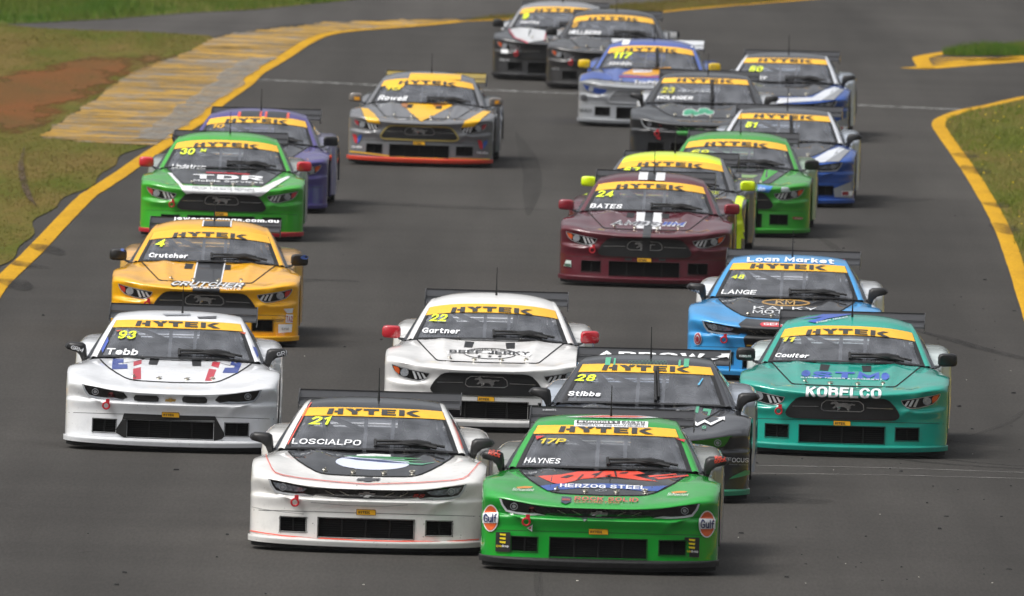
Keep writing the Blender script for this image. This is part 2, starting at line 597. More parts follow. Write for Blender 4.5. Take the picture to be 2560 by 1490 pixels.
SIDE = [  # y, then (x, z) of belt, shoulder, flank top, flank, sill
 (1.49, (.79, .772), (.85, .745), (.895, .68), (.90, .40), (.90, .13)),
 (1.80, (.79, .780), (.86, .757), (.90, .69), (.90, .40), (.90, .13)),
 (2.40, (.77, .785), (.87, .765), (.90, .70), (.90, .40), (.90, .13)),
 (2.86, (.76, .79), (.88, .775), (.905, .71), (.90, .40), (.90, .13)),
 (3.02, (.75, .815), (.89, .805), (.962, .735), (.972, .40), (.972, .13)),
 (3.20, (.74, .842), (.885, .84), (.972, .765), (.985, .42), (.985, .15)),
 (3.60, (.73, .86), (.87, .862), (.968, .795), (.985, .45), (.985, .17)),
 (4.10, (.72, .868), (.86, .868), (.955, .80), (.975, .45), (.975, .18)),
 (4.72, (.70, .86), (.80, .85), (.90, .79), (.91, .45), (.91, .25))]


def body_side():
    m = MB()
    ys = [r[0] for r in SIDE]
    f = [[pchip(ys, [r[c][k] for r in SIDE]) for k in (0, 1)] for c in range(1, 6)]
    yy = []
    y = 1.49
    while y < 4.7201:
        yy.append(min(y, 4.72)); y += .0425
    yy[-1] = 4.72
    cc = [i / 6 for i in range(25)]
    for s in (-1, 1):
        vs, fs = [], []
        for y in yy:
            px = pchip(range(5), [q[0](y) for q in f]); pz = pchip(range(5), [q[1](y) for q in f])
            for c in cc: vs.append([s * px(c), y, pz(c)])
        n = len(cc)
        for i in range(len(yy) - 1):
            for j in range(n - 1):
                q = [i * n + j, i * n + j + 1, (i + 1) * n + j + 1, (i + 1) * n + j]
                cy = sum(vs[k][1] for k in q) / 4; cz = sum(vs[k][2] for k in q) / 4
                if math.hypot(cy - 3.72, cz - .325) < .37 and j > 12: continue
                fs.append(q if s < 0 else q[::-1])
        m.add(vs, fs)
    # rear deck, tail panel and bumper
    def deck(y): 
        b = f[0]
        return [(b[0](y) * k / 8, y, b[1](y) + .018 * (1 - (k / 8) ** 2)) for k in range(-8, 9)]
    d = [deck(y) for y in (3.72, 3.95, 4.2, 4.45, 4.72)]
    vs = [p for r in d for p in r]
    m.add(vs, [(i * 17 + j, i * 17 + j + 1, (i + 1) * 17 + j + 1, (i + 1) * 17 + j) for i in range(4) for j in range(16)])
    m.add([(-.91, 4.72, .25), (.91, 4.72, .25), (.90, 4.72, .79), (.70, 4.72, .86), (-.70, 4.72, .86), (-.90, 4.72, .79)], [(0, 1, 2, 3, 4, 5)])
    return m


def wheel_meshes():
    prof = [(.10, .0), (.21, .0), (.235, .02), (.25, .012), (.30, .004), (.318, .03), (.325, .07), (.3255, .14), (.325, .21), (.318, .25), (.30, .276), (.25, .268), (.235, .26)]
    n = 36
    tv = [(x - .14, r * math.cos(2 * math.pi * k / n), r * math.sin(2 * math.pi * k / n)) for r, x in prof[2:] for k in range(n)]
    tf = [(i * n + k, i * n + (k + 1) % n, (i + 1) * n + (k + 1) % n, (i + 1) * n + k) for i in range(len(prof) - 3) for k in range(n)]
    tyre = new_mesh('tyre', tv, tf)
    rm = MB()
    rings = [(.236, .125), (.222, .115), (.205, .06), (.06, .085), (.03, .095)]
    for sx in (-1, 1):
        vs = [(sx * x, r * math.cos(2 * math.pi * k / n), r * math.sin(2 * math.pi * k / n)) for r, x in rings for k in range(n)]
        rm.add(vs, [(i * n + k, i * n + (k + 1) % n, (i + 1) * n + (k + 1) % n, (i + 1) * n + k) for i in range(4) for k in range(n)])
        for k in range(10):
            a = 2 * math.pi * k / 10
            rm.tube([(sx * .10, .05 * math.cos(a), .05 * math.sin(a)), (sx * .105, .215 * math.cos(a), .215 * math.sin(a))], [.016, .022], 5)
    return tyre, rm.mesh('rim')


def wing_meshes():
    def foil(y0, z0, chord, ang, th, half):
        prof = []
        for k in range(9): 
            u = k / 8; prof.append((u, th * 2.6 * (math.sqrt(u) * .55 - .55 * u) * .5))
        for k in range(8, -1, -1):
            u = k / 8; prof.append((u, -th * 2.6 * (math.sqrt(u) * .9 - .9 * u) - .004))
        ca, sa = math.cos(ang), math.sin(ang)
        P = [(y0 + chord * (u * ca - w / chord * sa), z0 + chord * (u * sa + w / chord * ca)) for u, w in prof]
        return [[(x, y, z) for y, z in P] for x in (-half, half)]
    main = MB().loops(foil(4.28, 1.035, .27, R(9), .03, .695)).mesh('main_plane')
    flap = MB().loops(foil(4.505, 1.085, .16, R(21), .02, .695)).mesh('flap')
    gur = MB().box(-.695, .695, 4.652, 4.656, 1.13, 1.152).mesh('gurney', False)
    ends = []
    for s in (-1, 1):
        x0, x1 = sorted((s * .696, s * .704))
        pl = [(4.26, 1.0), (4.30, .975), (4.60, .985), (4.68, 1.03), (4.68, 1.155), (4.45, 1.13), (4.27, 1.06)]
        ends.append(MB().loops([[(x0, y, z) for y, z in pl], [(x1, y, z) for y, z in pl]]).mesh('end_plate', False))
    struts = []
    for s in (-1, 1):
        x0, x1 = sorted((s * .34, s * .352))
        pl = [(4.36, .855), (4.56, .855), (4.47, 1.05), (4.36, 1.04)]
        struts.append(MB().loops([[(x0, y, z) for y, z in pl], [(x1, y, z) for y, z in pl]]).mesh('wing_strut', False))
    return main, flap, gur, ends, struts


def mirror_mesh(kind, s):
    m = MB()
    if kind == 'camaro':     # wedge housing on a swan-neck foot
        o = [(-1.005, .868), (-.99, .892), (-.965, .905), (-.86, .902), (-.835, .885), (-.826, .84), (-.822, .775), (-.835, .742), (-.858, .748), (-.872, .79), (-.91, .825), (-.985, .845)]
        c = (-.90, .85)
        st = [(1.54, .55), (1.555, .86), (1.60, 1.0), (1.66, .97), (1.70, .93)]
    else:
        o = [(-1.028, .832), (-1.026, .884), (-1.016, .905), (-.985, .914), (-.90, .912), (-.872, .904), (-.862, .88), (-.862, .826), (-.872, .808), (-.90, .800), (-1.0, .804), (-1.02, .812)]
        c = (-.945, .86)
        st = [(1.545, .78), (1.556, .93), (1.59, 1.0), (1.66, 1.0), (1.69, .97)]
    loops = []
    g, sh = (1.16, .022) if kind == 'camaro' else (1.10, .014)
    for y, k in st:
        l = [((c[0] + (x - c[0]) * k * g - sh) * -s, y - (x + .85) * .12, c[1] + (z - c[1]) * k * g + .004) for x, z in o]
        loops.append(l)
    m.loops(loops)
    a = MB()
    if kind != 'camaro':
        pts = [(.90, 1.62, .812), (.865, 1.64, .79), (.82, 1.68, .785)]
        sec = []
        for i, (x, y, z) in enumerate(pts):
            w = (.045, .03, .03)[i]
            sec.append([(s * (x + dx), y + dy * w * 1.4, z + dz * (.016 if i else .02)) for dx, dy, dz in ((0, -1, 0), (.01, 0, 1), (0, 1, 0), (-.01, 0, -1))])
        a.loops(sec)
    else:
        a.loops([[(s * x, y, z) for x, y, z in ((.845, 1.60, .76), (.86, 1.64, .75), (.845, 1.68, .76), (.83, 1.64, .765))],
                 [(s * x, y, z) for x, y, z in ((.79, 1.61, .745), (.80, 1.65, .735), (.79, 1.69, .745), (.78, 1.65, .75))]])
    return m.mesh('mirror', True, 45), a.mesh('mirror_arm', True, 40)


def cage_mesh():
    m = MB(); r = .022
    m.tube([(-.62, 2.62, .2), (-.60, 2.62, .80), (-.52, 2.62, 1.06), (-.40, 2.62, 1.10), (.40, 2.62, 1.10), (.52, 2.62, 1.06), (.60, 2.62, .80), (.62, 2.62, .2)], r)
    for s in (-1, 1):
        m.tube([(s * .66, 1.62, .40), (s * .65, 1.66, .80), (s * .53, 2.18, 1.04), (s * .50, 2.62, 1.07)], r)
        m.tube([(s * .45, 2.64, 1.06), (s * .42, 3.5, .72), (s * .42, 3.9, .55)], r)
    m.tube([(-.52, 2.18, 1.045), (.52, 2.18, 1.045)], r)
    m.tube([(-.60, 2.62, .76), (.60, 2.62, .76)], r)
    m.tube([(-.50, 2.63, 1.05), (.12, 2.63, .42)], r)
    m.tube([(-.44, 2.66, 1.03), (.36, 3.6, .68)], r)
    m.tube([(-.64, 1.66, .74), (.64, 1.66, .74)], r)
    m.tube([(-.30, 2.20, 1.04), (-.30, 2.60, 1.09)], r)
    return m.mesh('roll_cage')


def strap_mesh(at):
    m = MB()
    for x in (-.06, .17):
        ps = []
        for i in range(7):
            s = .08 + 1.84 * i / 6
            p = at(s, 2 * x / (at(s, 2).x))
            ps.append(p + Vector((0, .022, -.02)))
        vs = []
        for p in ps: vs += [(p.x - .016, p.y, p.z), (p.x + .016, p.y, p.z)]
        m.add(vs, [(2 * i, 2 * i + 1, 2 * i + 3, 2 * i + 2) for i in range(6)])
    return m.mesh('windscreen_brace')


def interior_meshes():
    d = MB()                                                  # dash top, floor and firewall
    d.loops([[(-.78, 1.46, .70), (.78, 1.46, .70), (.78, 1.46, .755), (-.78, 1.46, .755)],
             [(-.76, 1.80, .70), (.76, 1.80, .70), (.76, 1.80, .775), (-.76, 1.80, .775)],
             [(-.74, 1.92, .62), (.74, 1.92, .62), (.74, 1.92, .72), (-.74, 1.92, .72)]])
    d.box(-.86, .86, .62, 4.6, .115, .15)
    d.box(-.78, .78, 1.45, 1.47, .15, .70)
    d.box(-.70, .70, 4.30, 4.32, .15, .80)
    d.box(-.75, .75, 3.2, 4.3, .40, .46)
    for s in (-1, 1):
        d.box(min(s * .86, s * .84), max(s * .86, s * .84), 1.5, 3.0, .15, .70)
        # wheel-arch liners
        for yc in (.93, 3.72):
            pts = [(yc + .385 * math.cos(a), .325 + .385 * math.sin(a)) for a in [math.pi * i / 14 for i in range(15)]]
            vs = [(s * .62, y, z) for y, z in pts] + [(s * .955, y, z) for y, z in pts]
            d.add(vs, [(i, i + 1, i + 16, i + 15) for i in range(14)])
            d.add([(s * .62, y, z) for y, z in pts], [tuple(range(15))])
    seat = MB()
    x = .36
    sec = lambda w, y, z, dy: [(x - w, y, z), (x - w * .8, y + dy, z), (x + w * .8, y + dy, z), (x + w, y, z), (x + w * .9, y + .10 + dy, z), (x - w * .9, y + .10 + dy, z)]
    seat.loops([sec(.24, 2.40, .26, .02), sec(.26, 2.46, .55, .05), sec(.27, 2.52, .80, .06), sec(.17, 2.56, .90, .06), sec(.16, 2.58, 1.03, .06)])
    seat.box(x - .25, x + .25, 2.02, 2.48, .18, .27)
    wheel = MB().torus((x, 1.98, .74), (0, -1, .35), .15, .015, 24, 8)
    for a in (0, 2.1, 4.2):
        wheel.tube([(x, 1.99, .735), (x + .145 * math.cos(a), 1.98 - .05 * math.sin(a), .74 + .14 * math.sin(a))], .009, 5)
    return d.mesh('cabin_floor', False), seat.mesh('seat'), wheel.mesh('steering_wheel')


def tyre_on(car, data, x, y):
    o = inst('wheel', data['tyre'], M_RUBBER, car)
    o.location = (x, y, .325)
    r = inst('rim', data['rim'], M_RIM, o)
    return o


# ---- flat shapes laid onto the bodywork
FONT_CACHE = {}


def _ring(x0, y0, x1, y1, n=14):
    cx, cy, rx, ry = (x0 + x1) / 2, (y0 + y1) / 2, (x1 - x0) / 2, (y1 - y0) / 2
    f = lambda v: math.copysign(abs(v) ** .8, v)
    return [(cx + rx * f(math.sin(2 * math.pi * i / n)), cy + ry * f(math.cos(2 * math.pi * i / n))) for i in range(n)] + ['o']


_P = [(0, 0), (0, 1), (.44, 1), (.57, .91), (.6, .72), (.56, .54), (.42, .44), (.08, .44)]
_S = [(.58, .8), (.48, .96), (.28, 1), (.08, .93), (.02, .75), (.12, .58), (.48, .44), (.6, .26), (.52, .06), (.3, 0), (.1, .04), (0, .22)]
_C = [(.62, .76), (.5, .95), (.32, 1), (.12, .9), (0, .65), (0, .35), (.12, .1), (.32, 0), (.5, .05), (.62, .24)]
_6 = [(.52, .90), (.44, .98), (.28, 1), (.1, .86), (0, .5), (.04, .15), (.16, .02), (.3, 0), (.5, .08), (.58, .3), (.5, .52), (.3, .6), (.08, .48)]
_o = _ring(0, 0, .47, .7)
_n = [(.02, .46), (.14, .66), (.30, .70), (.42, .60), (.44, .46), (.44, 0)]
_sc = lambda pts, kx, ky: [(x * kx, y * ky) for x, y in pts]
GLYPH = {
 'A': [[(0, 0), (.34, 1), (.68, 0)], [(.17, .30), (.51, .30)]], 'C': [_C], 'I': [[(0, 0), (0, 1)]], 'J': [[(.4, 1), (.4, .2), (.3, .03), (.12, .03), (0, .2)]],
 'B': [[(.40, .54), (0, .54), (0, 1), (.40, 1), (.54, .92), (.56, .78), (.52, .62), (.40, .54), (.57, .45), (.62, .28), (.56, .08), (.40, 0), (0, 0), (0, .46)]],
 'D': [[(0, 0), (0, 1), (.34, 1), (.54, .88), (.62, .62), (.62, .38), (.54, .12), (.34, 0), 'o']], 'E': [[(.55, 1), (0, 1), (0, 0), (.55, 0)], [(.05, .52), (.5, .52)]],
 'F': [[(.55, 1), (0, 1), (0, 0)], [(.05, .5), (.48, .5)]], 'G': [[(.62, .8), (.5, .95), (.32, 1), (.12, .9), (0, .65), (0, .35), (.12, .1), (.32, 0), (.62, .08), (.62, .48), (.36, .48)]],
 'H': [[(0, 0), (0, 1)], [(.6, 0), (.6, 1)], [(.05, .5), (.55, .5)]], 'K': [[(0, 0), (0, 1)], [(.58, 1), (.06, .42)], [(.24, .58), (.6, 0)]], 'L': [[(0, 1), (0, 0), (.5, 0)]],
 'M': [[(0, 0), (0, 1), (.38, .22), (.76, 1), (.76, 0)]], 'N': [[(0, 0), (0, 1), (.6, 0), (.6, 1)]], 'O': [_ring(0, 0, .68, 1)], 'P': [_P], 'Q': [_ring(0, 0, .68, 1), [(.42, .25), (.7, -.05)]],
 'R': [_P, [(.32, .42), (.6, 0)]], 'S': [_S], 'T': [[(0, 1), (.64, 1)], [(.32, .95), (.32, 0)]], 'U': [[(0, 1), (0, .25), (.1, .05), (.3, 0), (.5, .05), (.6, .25), (.6, 1)]],
 'V': [[(0, 1), (.32, 0), (.64, 1)]], 'W': [[(0, 1), (.22, 0), (.46, .85), (.7, 0), (.92, 1)]], 'X': [[(0, 1), (.6, 0)], [(0, 0), (.6, 1)]], 'Y': [[(0, 1), (.32, .46), (.64, 1)], [(.32, .44), (.32, 0)]],
 'Z': [[(0, 1), (.56, 1), (0, 0), (.58, 0)]], '0': [_ring(0, 0, .56, 1)], '1': [[(0, .78), (.24, 1), (.24, 0)]], '2': [[(0, .74), (.1, .95), (.3, 1), (.5, .92), (.55, .72), (.45, .5), (0, 0), (.58, 0)]],
 '3': [[(.0, .80), (.12, .96), (.32, 1), (.5, .9), (.52, .68), (.36, .54), (.54, .42), (.58, .22), (.46, .04), (.28, 0), (.1, .04), (0, .2)]], '4': [[(.44, 0), (.44, 1), (0, .3), (.6, .3)]],
 '5': [[(.54, 1), (.08, 1), (.03, .5), (.28, .6), (.5, .52), (.58, .3), (.5, .08), (.28, 0), (.1, .04), (0, .2)]], '6': [_6], '7': [[(0, 1), (.58, 1), (.2, 0)]],
 '8': [_ring(.04, .54, .54, 1), _ring(0, 0, .58, .52)], '9': [[(.58 - x, 1 - y) for x, y in _6]],
 'a': [_o, [(.47, .7), (.47, 0)]], 'b': [[(0, 1), (0, 0)], _o], 'd': [_o, [(.47, 1), (.47, 0)]], 'c': [_sc(_C, .72, .7)], 'e': [[(.04, .37), (.47, .37), (.45, .57), (.26, .70), (.07, .60), (0, .36), (.06, .1), (.26, 0), (.46, .1)]],
 'f': [[(.36, 1), (.22, .98), (.14, .84), (.14, 0)], [(0, .66), (.32, .66)]], 'g': [_o, [(.47, .7), (.47, -.1), (.36, -.26), (.08, -.24)]], 'h': [[(0, 1), (0, 0)], _n], 'i': [[(0, 0), (0, .7)], [(0, .90), (0, 1.04)]],
 'j': [[(.1, .7), (.1, -.15), (0, -.26)], [(.1, .90), (.1, 1.04)]], 'k': [[(0, 1), (0, 0)], [(.44, .7), (.06, .3)], [(.18, .4), (.46, 0)]], 'l': [[(0, 1), (0, 0)]],
 'm': [[(0, .7), (0, 0)], [(.02, .5), (.14, .68), (.26, .68), (.36, .56), (.36, 0)], [(.38, .5), (.5, .68), (.62, .68), (.72, .56), (.72, 0)]], 'n': [[(0, .7), (0, 0)], _n], 'o': [_o], 'p': [[(0, .7), (0, -.28)], _o],
 'r': [[(0, 0), (0, .7)], [(.02, .44), (.12, .62), (.3, .68)]], 's': [_sc(_S, .76, .7)], 't': [[(.14, .95), (.14, .16), (.22, .02), (.38, .02)], [(0, .68), (.36, .68)]], 'u': [[(0, .7), (0, .18), (.12, .01), (.28, .02), (.42, .2)], [(.44, .7), (.44, 0)]],
 'v': [[(0, .7), (.24, 0), (.48, .7)]], 'w': [[(0, .7), (.17, 0), (.36, .6), (.55, 0), (.72, .7)]], 'y': [[(0, .7), (.25, .04)], [(.5, .7), (.16, -.28)]], 'x': [[(0, .7), (.46, 0)], [(0, 0), (.46, .7)]],
 '.': [[(0, 0), (0, .08)]], ',': [[(.04, .08), (0, -.12)]], '-': [[(0, .45), (.3, .45)]], "'": [[(0, 1), (0, .76)]], '|': [[(0, 1.15), (0, -.2)]],
 '&': [[(.62, 0), (.1, .75), (.16, .95), (.34, .98), (.42, .8), (.06, .4), (.04, .12), (.24, 0), (.5, .1), (.62, .36)]]}


def text_shape(s, bold=0.0, shear=0.0, sp=1.0):
    """sign-writer's block letters: ribbons of even thickness, scaled into a unit box"""
    key = (s, bold, shear, sp)
    if key in FONT_CACHE: return FONT_CACHE[key]
    t = min(.13 + 2.4 * bold, .30)
    vs, fs, x0, k = [], [], 0.0, 0
    for ch in s:
        if ch == ' ': x0 += .42; continue
        g = GLYPH.get(ch) or GLYPH[ch.upper()]
        w = max(p[0] for st in g for p in st if p != 'o')
        for st in g:
            closed = st[-1] == 'o'
            pts = [Vector(p) for p in st if p != 'o']
            m = len(pts)
            k += 1
            L, Rr = [], []
            for i in range(m):
                a = pts[i - 1] if (i or closed) else None
                b = pts[(i + 1) % m] if (i < m - 1 or closed) else None
                d1 = (pts[i] - a).normalized() if a is not None else (b - pts[i]).normalized()
                d2 = (b - pts[i]).normalized() if b is not None else d1
                p = pts[i].copy()
                if a is None: p -= d1 * t * .45
                if b is None: p += d2 * t * .45
                nn = Vector((-d1.y - d2.y, d1.x + d2.x))
                nn = nn.normalized() if nn.length > 1e-5 else Vector((-d1.y, d1.x))
                c = max(.45, nn.dot(Vector((-d1.y, d1.x))))
                L.append(p + nn * (t / 2 / c)); Rr.append(p - nn * (t / 2 / c))
            n = len(vs)
            for a, b in zip(L, Rr): vs += [(x0 + a.x, a.y, k), (x0 + b.x, b.y, k)]
            for i in range(m if closed else m - 1):
                j = (i + 1) % m
                fs.append((n + 2 * i, n + 2 * j, n + 2 * j + 1, n + 2 * i + 1))
        x0 += w + (t + .12) * sp
    vs = [(x + shear * y, y, k) for x, y, k in vs]
    a0, a1 = min(v[0] for v in vs), max(v[0] for v in vs)
    b0, b1 = min(v[1] for v in vs), max(v[1] for v in vs)
    vs = [((x - (a0 + a1) / 2) / (a1 - a0), (y - (b0 + b1) / 2) / (b1 - b0), (k % 5) * .00035) for x, y, k in vs]
    FONT_CACHE[key] = (vs, fs)
    return vs, fs


HYTEK = [[(0, 0), (.32, 0), (.42, 1), (.13, 1)], [(.42, .34), (.64, .34), (.62, 0), (.94, 0), (.96, 1), (.66, 1), (.65, .63), (.46, .63)],
         [(1.06, 1), (1.46, 1), (1.78, .47), (1.78, 0), (1.44, 0), (1.44, .42)], [(1.62, .80), (1.72, 1), (2.08, 1), (1.86, .62), (1.73, .62)],
         [(2.12, 1), (3.02, 1), (3.02, .69), (2.73, .69), (2.73, 0), (2.41, 0), (2.41, .69), (2.12, .69)],
         [(3.17, 0), (4.0, 0), (4.0, .23), (3.50, .23), (3.50, .40), (3.95, .40), (3.95, .61), (3.50, .61), (3.50, .78), (4.0, .78), (4.0, 1), (3.17, 1)],
         [(4.18, 0), (4.50, 0), (4.50, 1), (4.18, 1)], [(4.56, .56), (4.98, 1), (5.38, 1), (4.92, .60)], [(4.58, .42), (4.86, .60), (5.45, 0), (4.98, 0)]]


def tess(poly):
    return [tuple(poly) for poly in [list(range(len(poly)))]]


def shape_bm(polys=(), tris=None):
    """2-D shape in (x, height) -> triangulated bmesh"""
    bm = bmesh.new()
    for poly in polys:
        vv = [bm.verts.new((x, z, 0)) for x, z in poly]
        for t in tessellate_polygon([[Vector((x, z, 0)) for x, z in poly]]):
            try: bm.faces.new([vv[i] for i in t])
            except ValueError: pass
    if tris:
        vs, fs = tris
        vv = [bm.verts.new((q[0], q[1], q[2] if len(q) > 2 else 0)) for q in vs]
        for f in fs:
            try: bm.faces.new([vv[i] for i in f])
            except ValueError: pass
    return bm


def lay(bm, bvh, off, gx=.05, gz=.016, name='decal', slope=SLOPE):
    """cut the flat shape into a fine lattice and rest it on the bodywork"""
    if not bm.verts: bm.free(); return None
    x0, x1 = min(v.co.x for v in bm.verts), max(v.co.x for v in bm.verts)
    z0, z1 = min(v.co.y for v in bm.verts), max(v.co.y for v in bm.verts)
    for a, b, g, no in ((x0, x1, gx, (1, 0, 0)), (z0, z1, gz, (0, 1, 0))):
        k = math.floor(a / g) + 1
        while k * g < b:
            co = (k * g, 0, 0) if no[0] else (0, k * g, 0)
            bmesh.ops.bisect_plane(bm, geom=bm.verts[:] + bm.edges[:] + bm.faces[:], plane_co=co, plane_no=no, dist=1e-6)
            k += 1
    d = Vector((0, 1, -slope)).normalized()
    miss = []
    for v in bm.verts:
        o = Vector((v.co.x, -3.0, v.co.y + 3.0 * slope))
        loc, n, i, dist = bvh.ray_cast(o, d)
        if loc is None: miss.append(v); continue
        if n.dot(d) > 0: n = -n
        v.co = loc + n * (off + v.co.z) - d * (off * .5)
    if miss: bmesh.ops.delete(bm, geom=miss, context='VERTS')
    if not bm.faces: bm.free(); return None
    for f in bm.faces: f.smooth = True
    bm.normal_update()
    bmesh.ops.recalc_face_normals(bm, faces=bm.faces[:])
    if sum(f.normal.dot(d) * f.calc_area() for f in bm.faces) > 0:
        bmesh.ops.reverse_faces(bm, faces=bm.faces[:])
    me = bpy.data.meshes.new(name)
    bm.to_mesh(me); bm.free()
    return me


def ring_poly(outer, k, cx=None, cz=None):
    """frame between an outline and the same outline drawn in by k metres"""
    n = len(outer)
    cx = sum(p[0] for p in outer) / n if cx is None else cx
    cz = sum(p[1] for p in outer) / n if cz is None else cz
    inner = []
    for i in range(n):
        a, b, c = Vector(outer[i - 1]), Vector(outer[i]), Vector(outer[(i + 1) % n])
        e1, e2 = (b - a).normalized(), (c - b).normalized()
        nn = (Vector((-e1.y, e1.x)) + Vector((-e2.y, e2.x))).normalized()
        if nn.dot(Vector((cx, cz)) - b) < 0: nn = -nn
        inner.append(tuple(b + nn * k))
    return [[outer[i], outer[(i + 1) % n], inner[(i + 1) % n], inner[i]] for i in range(n)], inner


def ell(cx, cz, rx, rz, n=28):
    return [(cx + rx * math.cos(2 * math.pi * i / n), cz + rz * math.sin(2 * math.pi * i / n)) for i in range(n)]


def flip(poly): return [(-x, z) for x, z in poly][::-1]


HOOD = {'camaro': [(-.715, .874), (-.70, .856), (-.665, .822), (-.60, .772), (-.52, .724), (-.44, .684), (-.40, .671), (-.36, .664), (-.30, .660), (-.15, .656), (0, .654)],
        'mustang': [(-.715, .896), (-.66, .845), (-.56, .75), (-.495, .690), (-.485, .684), (-.46, .679), (-.3, .675), (0, .672)]}
LIGHT = {'camaro': [(-.832, .608), (-.62, .573), (-.44, .543), (-.405, .50), (-.45, .474), (-.56, .470), (-.70, .480), (-.772, .500), (-.81, .553)],
         'mustang': [(-.912, .632), (-.82, .606), (-.68, .577), (-.545, .553), (-.56, .517), (-.60, .485), (-.63, .475), (-.72, .487), (-.80, .510), (-.845, .527), (-.885, .565), (-.905, .60)]}
GRILLE = [(-.34, .566), (-.40, .56), (-.44, .543), (-.49, .49), (-.53, .432), (-.538, .408), (-.525, .382), (-.495, .364), (-.44, .358), (0, .352)]
GRILLE = GRILLE + flip(GRILLE)[1:]
PONY = [(-.100, .014), (-.092, .028), (-.074, .032), (-.060, .040), (-.045, .034), (-.030, .020), (0, .022), (.030, .024), (.052, .014), (.075, .020), (.094, .012),
        (.106, .018), (.098, .004), (.076, .008), (.060, -.004), (.066, -.022), (.050, -.034), (.060, -.044), (.040, -.040), (.034, -.022), (.014, -.012), (-.014, -.012),
        (-.020, -.030), (-.038, -.040), (-.030, -.046), (-.048, -.044), (-.040, -.024), (-.052, -.012), (-.070, -.026), (-.086, -.020), (-.072, -.010), (-.058, .004), (-.070, .016), (-.088, .010)]
BOWTIE = [(-.10, -.018), (-.032, -.018), (-.036, -.032), (.028, -.032), (.032, -.018), (.086, -.018), (.10, .018), (.032, .018), (.036, .032), (-.028, .032), (-.032, .018), (-.086, .018)]


